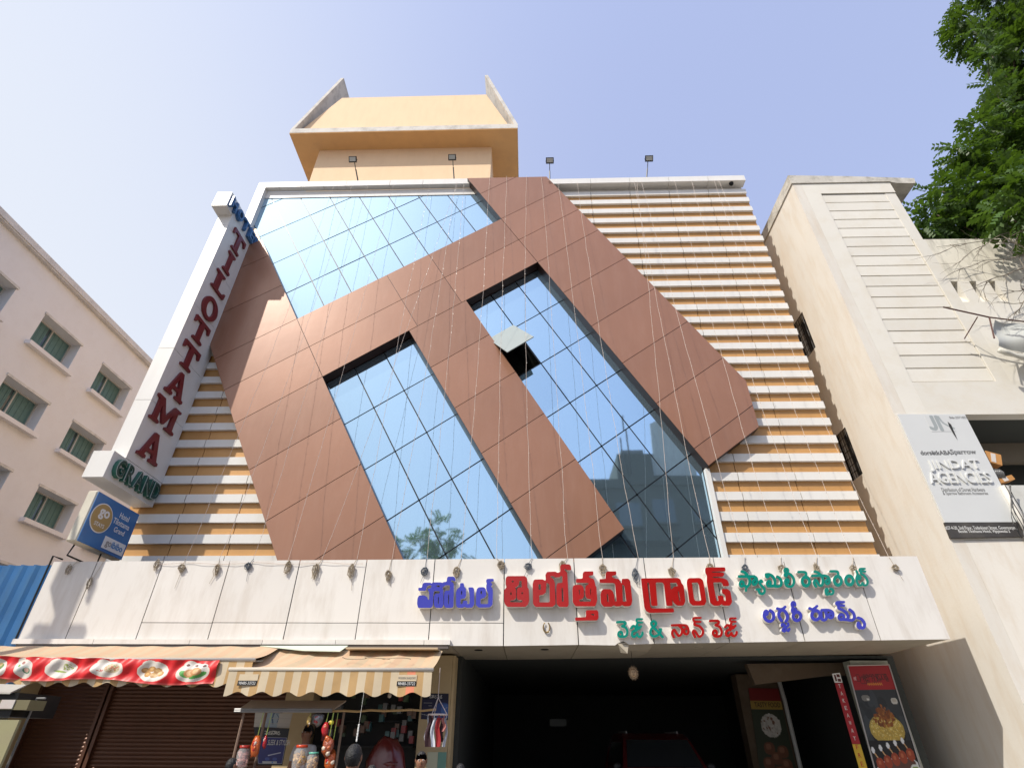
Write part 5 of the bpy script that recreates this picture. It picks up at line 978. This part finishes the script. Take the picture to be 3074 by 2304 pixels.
mSkin = M('skin', (.24,.115,.065), .5, var=.05); mHair = M('hair_black', (.006,.006,.007), .45, bump=.6, bs=90); mEye = M('eye_white', (.7,.7,.68), .3)
def skinned(name, pts, edges, rad, mat, parent, root=0, sub=2):
    me = bpy.data.meshes.new(name); me.from_pydata(pts, edges, []); o = bpy.data.objects.new(name, me); COL.objects.link(o)
    md = o.modifiers.new('skin', 'SKIN'); 
    if not me.skin_vertices: 
        me.attributes  # the modifier adds its own layer below
    bm = bmesh.new(); bm.from_mesh(me); ly = bm.verts.layers.skin.verify(); bm.verts.ensure_lookup_table()
    for v, r_ in zip(bm.verts, rad): v[ly].radius = (r_, r_) if not isinstance(r_, tuple) else r_; v[ly].use_root = False
    bm.verts[root][ly].use_root = True; bm.to_mesh(me); bm.free(); md.use_smooth_shade = True
    s_ = o.modifiers.new('sub', 'SUBSURF'); s_.levels = s_.render_levels = sub; me.materials.append(mat); o.parent = parent; o.location = (0, 0, 0); W[o.as_pointer()] = W[parent.as_pointer()]; return o
def person(x, y, h, face, lab, shirt, trous, arm=0., lean=0.):
    """face = heading in degrees, 0 looks along +y (away from the street)"""
    t = empty('person', (x, y, 0), lab, 'person'); t.rotation_euler = (0, 0, math.radians(-face)); k = h/1.70
    V = lambda a, b, c3: (a*k, b*k, c3*k)
    P = [V(0,0,.93), V(0,0,1.10), V(0,0,1.30), V(0,-.005,1.42), V(0,0,1.50), V(0,.015,1.555), V(0,.01,1.63)]; E_ = [(0,1),(1,2),(2,3),(3,4),(4,5),(5,6)]; Rr = [.13,.13,.135,.075,.055,.082,.07]
    Rr = [(.15*k,.11*k),(.14*k,.10*k),(.155*k,.10*k),(.08*k,.07*k),(.058*k,.06*k),(.084*k,.10*k),(.088*k,.105*k)]
    for s_ in (-1, 1):
        i = len(P); P += [V(.17*s_,0,1.37), V(.24*s_,.02,1.10), V(.24*s_,.12+arm*.15,.90+arm*.15), V(.24*s_,.17+arm*.2,.84+arm*.2)]; E_ += [(2,i),(i,i+1),(i+1,i+2),(i+2,i+3)]; Rr += [(.06*k,.06*k),(.042*k,.042*k),(.027*k,.024*k),(.038*k,.018*k)]
        hx_, hy_, hz_ = P[i+3]
        for f, (dx, dy, l) in enumerate(((-.025,.02,.05),(-.012,.035,.07),(0,.038,.075),(.012,.035,.07),(.024,.03,.055))):
            j = len(P); P += [(hx_+dx*k, hy_+dy*k, hz_-.015*k), (hx_+dx*1.2*k, hy_+(dy+l*.4)*k, hz_-l*.7*k)]; E_ += [(i+3,j),(j,j+1)]; Rr += [(.0095*k,.0095*k),(.0075*k,.0075*k)]
        i = len(P); P += [V(.10*s_,0,.86), V(.11*s_,.02,.48), V(.11*s_,-.01,.09), V(.11*s_,.13,.035)]; E_ += [(0,i),(i,i+1),(i+1,i+2),(i+2,i+3)]; Rr += [(.085*k,.09*k),(.055*k,.06*k),(.042*k,.045*k),(.035*k,.03*k)]
    skinned('body', P, E_, Rr, mSkin, t)
    q = [V(0,0,.92), V(0,0,1.10), V(0,0,1.30), V(0,-.003,1.44), V(0,0,.78)]; e2 = [(0,1),(1,2),(2,3),(0,4)]; r2 = [(.195*k,.155*k),(.18*k,.135*k),(.172*k,.115*k),(.085*k,.075*k),(.195*k,.155*k)]
    for s_ in (-1, 1): i = len(q); q += [V(.18*s_,0,1.375), V(.23*s_,.015,1.18)]; e2 += [(2,i),(i,i+1)]; r2 += [(.072*k,.072*k),(.06*k,.06*k)]
    skinned('shirt', q, e2, r2, shirt, t)
    q = [V(0,0,.95), V(0,0,1.05)]; e2 = [(0,1)]; r2 = [(.165*k,.135*k),(.15*k,.12*k)]
    for s_ in (-1, 1): i = len(q); q += [V(.10*s_,0,.84), V(.11*s_,.02,.48), V(.11*s_,-.01,.10)]; e2 += [(0,i),(i,i+1),(i+1,i+2)]; r2 += [(.10*k,.105*k),(.075*k,.08*k),(.06*k,.065*k)]
    skinned('trousers', q, e2, r2, trous, t)
    # hair as a cap over the skull
    bm = bmesh.new(); bmesh.ops.create_uvsphere(bm, u_segments=28, v_segments=18, radius=1)
    for v in list(bm.verts):
        if v.co.z < -.8 or (v.co.y > .30 and v.co.z < .50+.06*math.sin(v.co.x*9)) or (v.co.y > -.05 and v.co.z < -.05): bm.verts.remove(v)
    for v in bm.verts: n = 1+.035*math.sin(v.co.x*17+x)*math.sin(v.co.z*13)+.02*math.sin(v.co.y*31); v.co = Vector((v.co.x*.089*k*n, v.co.y*(.098 if v.co.y > 0 else .108)*k*n, v.co.z*.113*k*n+1.612*k))
    me = bpy.data.meshes.new('hair'); bm.to_mesh(me); bm.free(); me.materials.append(mHair); me.polygons.foreach_set('use_smooth', [True]*len(me.polygons)); o = bpy.data.objects.new('hair', me); COL.objects.link(o); o.parent = t; W[o.as_pointer()] = W[t.as_pointer()]
    def local(nm, c4, r4, mt):
        bm = bmesh.new(); bmesh.ops.create_icosphere(bm, subdivisions=2, radius=1)
        for v in bm.verts: v.co = Vector((v.co.x*r4[0]+c4[0], v.co.y*r4[1]+c4[1], v.co.z*r4[2]+c4[2]))*k
        me = bpy.data.meshes.new(nm); bm.to_mesh(me); bm.free(); me.materials.append(mt); me.polygons.foreach_set('use_smooth', [True]*len(me.polygons)); o = bpy.data.objects.new(nm, me); COL.objects.link(o); o.parent = t; W[o.as_pointer()] = W[t.as_pointer()]
    local('nose', (0, .112, 1.585), (.014, .02, .024), mSkin); local('mouth', (0, .102, 1.545), (.026, .012, .006), M('lips', (.22,.07,.05), .5))
    for s_ in (-1, 1): local('eye', (.032*s_, .094, 1.612), (.013, .009, .008), mEye); local('pupil', (.032*s_, .1025, 1.612), (.006, .004, .006), mHair); local('ear', (.084*s_, .0, 1.60), (.012, .022, .034), mSkin)
    return t
shG = M('shirt_grey', (.42,.43,.45), .8); shD = M('shirt_dark', (.03,.03,.035), .8); shC = M('shirt_cream', (.6,.52,.36), .8); shW = M('shirt_white', (.62,.6,.6), .8); trD = M('trousers_dark', (.03,.035,.05), .8); trB = M('trousers_brown', (.12,.08,.05), .8)
def head_at(pt, y):   # where a head top is sighted
    c_ = at(pt, y); return c_.x, c_.z
x, z = head_at(fp(580, 850), -7.0); person(x, -7.0, z-.045, 5, 'person seen from behind with short black hair in front of the dark stall', shD, trD)
x, z = head_at(fp(1560, 965), -4.6); person(x, -4.6, z-.045, 172, 'person in a cream shirt facing the street beside the yellow pier', shC, trB)
x, z = head_at(fk(1480, 440), -1.75); person(x, -1.75, z-.02, 205, 'person in a grey shirt standing behind the snack jars of the kiosk', shG, trB)
x, z = head_at(fp(2130, 1150), -4.0); person(x, -4.0, z-.04, 10, 'person with dark hair at the left edge of the car park entrance', shD, trD)
x, z = head_at(fp(830, 1170), -5.5); person(x, -5.5, z-.04, 150, 'shorter person in a pale shirt between the red sack and the black haired person', shW, trD)
x, z = head_at(fk(130, 1000), -4.0); person(x, -4.0, z-.04, 30, 'person in dark clothes at the left end of the kiosk', shD, trB)

# parked car in the entrance, in the shade
CX, CY = 2.95, -.2
CR = empty('parked_car', (CX, CY+2, 0), 'dark red sport utility car parked nose out in the dark entrance', 'car')
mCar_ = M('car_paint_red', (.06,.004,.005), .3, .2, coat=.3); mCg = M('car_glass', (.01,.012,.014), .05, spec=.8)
prof = [(-.0,.35),(-.05,.75),(.05,.98),(1.05,1.12),(1.75,1.68),(2.2,1.80),(3.7,1.80),(4.25,1.55),(4.45,1.1),(4.45,.35)]
q = MB(); hw = .92
def wd(z): return hw if z < 1.1 else hw-(z-1.1)*.28
for i in range(len(prof)-1):
    (a, b), (c3, d) = prof[i], prof[i+1]; q.add([(CX-wd(b), CY+a, b), (CX+wd(b), CY+a, b), (CX+wd(d), CY+c3, d), (CX-wd(d), CY+c3, d)], [(0,1,2,3)], 1 if i == 3 else 0)
for s_ in (-1, 1): q.add([(CX+s_*wd(b), CY+a, b) for a, b in prof], [tuple(range(len(prof)))] if s_ < 0 else [tuple(range(len(prof)-1, -1, -1))])
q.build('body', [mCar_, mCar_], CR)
wpt = [(1.12,1.15),(1.74,1.66)]; q = MB(); q.add([(CX-.82,CY+1.10,1.165),(CX+.82,CY+1.10,1.165),(CX+.70,CY+1.72,1.665),(CX-.70,CY+1.72,1.665)], [(0,1,2,3)]); q.v = [(v[0], v[1]-.012, v[2]+.012) for v in q.v]; q.build('windscreen', mCg, CR)
for s_ in (-1, 1):
    q = MB(); q.add([(CX+s_*(wd(z)+.008), CY+y, z) for y, z in ((1.35,1.2),(1.9,1.62),(3.7,1.62),(4.0,1.2))], [(0,1,2,3) if s_ > 0 else (3,2,1,0)]); q.build('side_window', mCg, CR)
    box('headlight', CX+s_*.62-.17, CX+s_*.62+.17, CY-.065, CY+.0, .72, .88, M('headlight_lens', (.6,.6,.6), .1, spec=.9), CR, .02); blob('mirror', (CX+s_*1.02, CY+1.25, 1.18), (.10, .06, .075), mBlack, CR, 0)
    for yy in (.85, 3.6):
        q = MB(); n = 24; r_ = .34; xo = CX+s_*.80; q.tube([(xo-.1, CY+yy, r_), (xo+.1, CY+yy, r_)], r_, n); t_ = q.build('wheel', M('tyre', (.02,.02,.02), .8), CR); q = MB(); q.tube([(xo-.105, CY+yy, r_), (xo+.105, CY+yy, r_)], r_*.62, 20); q.build('rim', mSilver, t_)
box('grille', CX-.4, CX+.4, CY-.062, CY-.02, .62, .86, mBlack, CR); box('number_plate', CX-.25, CX+.25, CY-.07, CY-.055, .42, .52, mInk, CR); box('roof_rail', CX-.62, CX-.59, CY+2.2, CY+3.6, 1.80, 1.845, mSilver, CR); box('roof_rail', CX+.59, CX+.62, CY+2.2, CY+3.6, 1.80, 1.845, mSilver, CR)
# small far window glowing pale at the back of the car park
a = at(ze(800, 782), 13.7); t = box('back_window', a.x-.35, a.x+.35, 13.74, 13.79, a.z-.12, a.z+.14, M('daylit_pane', (.05,.055,.05),   .4, emit=(.35,.38,.36,.008)), G)

# vendor cart at the far left
yv = -5.2; VC = empty('vendor_cart', (-6.6, yv, 0), 'vendor cart at the left edge with a grey sheet roof and a white sticker', 'cart')
a, b, c3, d = at(fl_(-330, 610), yv+.5), at(fl_(325, 632), yv+.5), at(fl_(130, 725), yv), at(fl_(-420, 715), yv)
mesh('roof', [tuple(v) for v in (d, c3, b, a)]+[tuple(v-Vector((0,0,.02))) for v in (d, c3, b, a)], [(0,1,2,3),(7,6,5,4),(0,4,5,1),(1,5,6,2),(2,6,7,3),(3,7,4,0)], M('sheet_grey', (.45,.43,.38), .5, dirt=.3), VC)
a, b = at(fl_(-300, 815), yv+.05), at(fl_(325, 940), yv+.05); box('side_box', a.x, b.x, yv+.05, yv+.35, b.z, a.z, M('box_olive', (.16,.14,.07), .4, dirt=.5), VC)
a, b = at(fl_(20, 815), yv+.03), at(fl_(140, 925), yv+.03); box('sticker', a.x, b.x, yv+.035, yv+.048, b.z, a.z, M('sticker_white', (.55,.52,.48), .6, dirt=.4, dcol=(.5,.1,.1)), VC)
a, b = at(fl_(-300, 1060), yv), at(fl_(225, 1060), yv); box('lower_panel', a.x, b.x, yv+.02, yv+.06, .3, a.z, M('panel_olive', (.30,.28,.15), .5, dirt=.5), VC); box('black_hood', a.x, at(fl_(400, 700), yv+.3).x, yv+.1, yv+.9, at(fl_(0, 1030), yv+.3).z, at(fl_(0, 740), yv+.3).z, mBlack, VC)
q = MB(); a, b = at(fl_(450, 800), yv+.4), at(fl_(170, 1650), yv+.4); q.tube([(a.x, yv+.4, a.z), (a.x-.02, yv+.4, 0)], .015, 6); q.tube([(a.x, yv+.4, a.z), (at(fl_(585, 815), yv+.4).x, yv+.35, a.z)], .014, 6); q.build('frame_tube', mSilver, VC)
for xx in (-9.0, -7.9): pass
a = at(fl_(-300, 1060), yv).x; box('cart_leg', a+.05, a+.1, yv+.05, yv+.1, 0, .3, mSteel, VC); b = at(fl_(225, 1060), yv).x; box('cart_leg', b-.1, b-.05, yv+.05, yv+.1, 0, .3, mSteel, VC)

# ================================================================== trees
def leafmat(name, col, tr):
    m_ = bpy.data.materials.new(name); m_.use_nodes = True; N = m_.node_tree.nodes; L = m_.node_tree.links; b = N['Principled BSDF']; b.inputs['Roughness'].default_value = .45; b.inputs['Specular IOR Level'].default_value = .4
    a = N.new('ShaderNodeAttribute'); a.attribute_name = 'tone'; mx = N.new('ShaderNodeMixRGB'); mx.inputs[1].default_value = (*[c*.6 for c in col], 1); mx.inputs[2].default_value = (*[c*1.5 for c in col], 1); L.new(a.outputs['Fac'], mx.inputs[0]); L.new(mx.outputs[0], b.inputs['Base Color'])
    tl = N.new('ShaderNodeBsdfTranslucent'); tl.inputs[0].default_value = (*tr, 1); ms = N.new('ShaderNodeMixShader'); ms.inputs[0].default_value = .28; L.new(b.outputs[0], ms.inputs[1]); L.new(tl.outputs[0], ms.inputs[2]); L.new(ms.outputs[0], N['Material Output'].inputs[0]); MATS[name] = m_; return m_
mLeaf = leafmat('leaf', (.050,.098,.018), (.12,.22,.015))
def crown(name, blobs, per, L_leaf, parent, mat, seed=1, nl=6):
    """pinnate sprigs spread over and through a set of clumps; every leaflet is its own folded blade"""
    rn = np.random.default_rng(seed); V, Fc, T = [], [], []; base = 0
    for (cx, cy2, cz, r_) in blobs:
        n = int(per*r_*r_); d = rn.normal(size=(n, 3)); d /= np.linalg.norm(d, axis=1)[:, None]; rad = r_*(.45+.6*rn.random(n)**.6); ctr = np.array((cx, cy2, cz))+d*rad[:, None]*np.array((1, 1, .8))
        out = d+rn.normal(size=(n, 3))*.45; out[:, 2] -= .25; out /= np.linalg.norm(out, axis=1)[:, None]; up = np.tile((0, 0, 1.), (n, 1))+rn.normal(size=(n, 3))*.35
        sd = np.cross(out, up); sd /= np.linalg.norm(sd, axis=1)[:, None]; nr = np.cross(sd, out); tone = rn.random(n)
        for s_ in range(nl):
            for sg in (-1, 1):
                t = (s_+.6)/nl; p0 = ctr+out*(t*L_leaf*nl*.55)[..., None] if False else ctr+out*(t*L_leaf*nl*.55)-nr*(t*t*L_leaf*.9)
                dr = sd*sg*.86+out*.45-nr*(.25+.3*rn.random((n, 1))); dr /= np.linalg.norm(dr, axis=1)[:, None]; l = L_leaf*(1-.35*abs(t-.5))*(.85+.3*rn.random((n, 1))); wv = np.cross(dr, nr); wv /= np.linalg.norm(wv, axis=1)[:, None]
                a = p0; c3 = p0+dr*l-nr*l*.12; b1 = p0+dr*l*.5+wv*l*.33+nr*l*.05; b2 = p0+dr*l*.5-wv*l*.33+nr*l*.05
                V.append(np.stack([a, b1, c3, b2], 1).reshape(-1, 3)); k = np.arange(n)*4+base; Fc.append(np.stack([k, k+1, k+2, k+3], 1)); T.append(np.repeat(np.clip(tone+rn.normal(size=n)*.1, 0, 1), 4)); base += n*4
    V = np.concatenate(V); Fc = np.concatenate(Fc); T = np.concatenate(T); c0 = V.mean(0)
    me = bpy.data.meshes.new(name); me.vertices.add(len(V)); me.vertices.foreach_set('co', (V-c0).ravel()); me.loops.add(Fc.size); me.loops.foreach_set('vertex_index', Fc.ravel().astype(np.int32)); me.polygons.add(len(Fc)); me.polygons.foreach_set('loop_start', np.arange(len(Fc), dtype=np.int32)*4); me.update(calc_edges=True)
    at_ = me.attributes.new('tone', 'FLOAT', 'POINT'); at_.data.foreach_set('value', T.astype(np.float32)); me.materials.append(mat); return put(name, me, c0, parent)
TR = empty('broad_tree', (25, 2.5, 0), 'big leafy green tree rising behind and over the right building', 'tree'); mBark = M('bark', (.13,.10,.07), .9, bump=.6, bs=14, dirt=.4)
bl = []
for (px, py, y, r_) in ((3020,75,-2.5,.8),(3060,160,-2.0,.8),(2960,165,-2.6,.55),(2925,95,-2.7,.35),(3040,300,-1.6,1.0),(2990,330,-2.6,.6),(2955,265,-2.8,.35),(3070,430,-2.2,.9),(2990,440,-1.8,.9),(2925,390,-2.7,.45),(2885,470,-2.4,.55),(2850,445,-2.8,.3),(2930,540,-2.0,.9),(3010,560,-2.6,.9),(3075,590,-1.8,.9),(2850,580,-2.3,.6),(2800,570,-2.6,.35),(2870,660,-2.0,.7),(2780,640,-2.5,.45),(2765,690,-2.2,.4),(2820,700,-1.9,.6),(2950,680,-2.4,.8),(3040,700,-2.0,.8),(3080,780,-2.4,.7),(2990,620,-1.6,.9),(2900,730,-1.4,.7)):
    p = at((px, py), y+3.2); bl.append((p.x+.25, p.y, p.z, r_*.98))
bl += [(x+random.uniform(-.6,.6), 2+random.uniform(-1.5,1.5), z, 1.9) for x, z in ((23,20),(24.5,24),(26,28),(27,32),(28,26),(27,21),(22,18),(27,36),(30,30))]
bl += [(*at(pp, yy), rr_) for pp, yy, rr_ in (((3065,590),-2.6,.5),((3015,640),-2.4,.3),((3110,640),-2.9,.55),((3150,560),-3.0,.9))]
crown('crown', bl, 175, .24, TR, mLeaf, 3, 5)
q = MB(); q.tube([(25,2.5,0),(25.1,2.5,6),(24.7,2.4,12),(25.1,2.2,20),(25.8,2,27),(26.3,2,34)], [.5,.42,.36,.27,.18,.08], 10)
for b in bl[:26:2]+bl[26:]:
    z = max(11, b[2]-4.5); s0 = Vector((25, 2.3, z)); e0 = Vector(b[:3]); q.tube([s0, s0.lerp(e0, .5)+Vector((0, 0, -.5)), e0], [.10, .06, .02], 5)
q.build('trunk', mBark, TR, True)
# bare twigs reaching in front of the right building
q = MB(); rt = random.Random(5)
def twig(p, d, l, r_, n):
    pts = [p]; 
    for k in range(6): d = (d+Vector((rt.uniform(-.25, .25), rt.uniform(-.2, .2), rt.uniform(-.3, .2)))).normalized(); pts.append(pts[-1]+d*l/6)
    q.tube(pts, [r_*(1-.12*k) for k in range(7)], 4)
    if n: 
        for k in (1, 2, 3, 4, 5):
            if rt.random() < .75: twig(pts[k], (d+Vector((rt.uniform(-.9, .9), rt.uniform(-.4, .4), rt.uniform(-.9, .7)))).normalized(), l*.55, r_*.55, n-1)
for (a, b, y, dx, dz, l) in ((2300,560,-2.1,-1,-.05,2.6),(2300,640,-2.3,-1,-.35,2.4),(2260,720,-2.5,-1,-.5,1.6),(2290,820,-2.6,-.8,-.6,1.4),(2280,900,-2.4,-1,-.25,1.2),(2250,480,-2.1,-1,-.02,2.6),(2280,960,-2.2,-.9,-.4,1.1)):
    twig(at(z5(a, b), y), Vector((dx, -.05, dz)).normalized(), l, .022, 2)
q.build('bare_twigs', M('twig', (.20,.17,.13), .9), TR)
# across the street, seen in the mirror glass
T2 = empty('street_tree', (-6.6, -23.5, 0), 'leafy street tree across the road, reflected low in the middle glass strip', 'tree')
crown('crown', [(-7.6,-23.5,12.6,1.7),(-5.6,-23,11.4,1.9),(-8.6,-23,10.4,1.9),(-6.4,-24,13.9,1.1),(-4.4,-23.6,10.2,1.5),(-7.0,-22.6,9.6,2.0)], 34, .24, T2, mLeaf, 9)
q = MB(); q.tube([(-6.6,-23.5,0),(-6.5,-23.4,4),(-6.8,-23.4,8),(-7,-23.4,12)], [.28,.22,.17,.08], 8)
for e in ((-5.2,-23,11),(-8.6,-23,10.4),(-6.4,-24,13.4),(-4.4,-23.6,10)): q.tube([(-6.7,-23.4,6.5), ((-6.7+e[0])/2, -23.3, (6+e[2])/2), e], [.12,.08,.03], 6)
q.build('trunk', mBark, T2, True)
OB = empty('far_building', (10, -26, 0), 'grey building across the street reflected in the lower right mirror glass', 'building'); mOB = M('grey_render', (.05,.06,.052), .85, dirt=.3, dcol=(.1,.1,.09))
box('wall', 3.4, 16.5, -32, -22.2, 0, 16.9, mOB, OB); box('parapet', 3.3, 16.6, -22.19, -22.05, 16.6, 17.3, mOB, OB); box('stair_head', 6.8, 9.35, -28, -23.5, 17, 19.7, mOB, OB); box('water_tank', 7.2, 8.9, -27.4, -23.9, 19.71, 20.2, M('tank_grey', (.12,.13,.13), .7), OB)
prism('hoarding', [(9.4, 17.3), (12.7, 17.6), (12.9, 24.5), (9.6, 22.6)], -24.2, -24.1, M('hoarding_pale', (.52,.53,.5), .6, dirt=.5, dcol=(.2,.2,.2), streak=True), OB)
q = MB(); q.tube([(7.6,-23,17),(7.6,-23,23)], .06, 6); q.tube([(7.1,-23,17),(7.1,-23,20.8)], .05, 6); q.build('mast', mBlack, OB)
for r0 in range(4):
    for k in range(4):
        x = 6.2+k*2.7; z = 2.2+r0*3.9; w1 = box('window', x, x+1.5, -22.21, -22.17, z, z+1.7, mPane, OB); box('sill', x-.1, x+1.6, -22.16, -21.9, z-.15, z-.01, mOB, w1)
box('balcony', 5.4, 10.2, -22.19, -21.0, 12.6, 12.8, mOB, OB); box('balcony', 5.4, 10.2, -22.19, -21.0, 8.7, 8.9, mOB, OB)
q = MB(); q.tube([(-9.6+.35*math.cos(t)*0, -20, 0) for t in (0,)]*1+[(-9.6, -20, 12)], .12, 8); UP2 = q.build('street_pole', mConc); tag(UP2, 'concrete pole across the road carrying two cables', 'pole')
for z in (11.35, 10.9):
    q = MB(); q.tube([(x, -20, z-.25*math.sin(math.pi*(x+40)/80)*2) for x in np.linspace(-40, 40, 40)], .018, 4); tag(q.build('overhead_cable', mBlack), 'overhead cable across the road, '+('upper one' if z > 11 else 'lower one'), 'cable', 'overhead cables')
# utility pole left of the frame: its shadow falls on the left end of the fascia
UPO = empty('utility_pole', (-14.0, -5.5, 0), 'utility pole with crossarm and switch box standing left of the shops', 'pole')
q = MB(); q.tube([(-14,-5.5,0),(-14,-5.5,11.9)], [.17,.13], 10); q.build('pole_shaft', mConc, UPO); box('crossarm', -14.55, -13.45, -5.6, -5.5, 9.55, 9.75, mRust, UPO); box('switch_box', -14.42, -14.1, -5.7, -5.35, 10.25, 10.95, mSteel, UPO)
q = MB(); q.tube([(-14.4,-5.5,9.75),(-14.9,-5.6,9.2),(-15.6,-5.8,9.4)], .03, 5); q.tube([(-13.8,-5.5,11.2),(-13.4,-5.3,10.2),(-13.3,-5.2,9.75)], .05, 5); q.build('cables', mBlack, UPO)
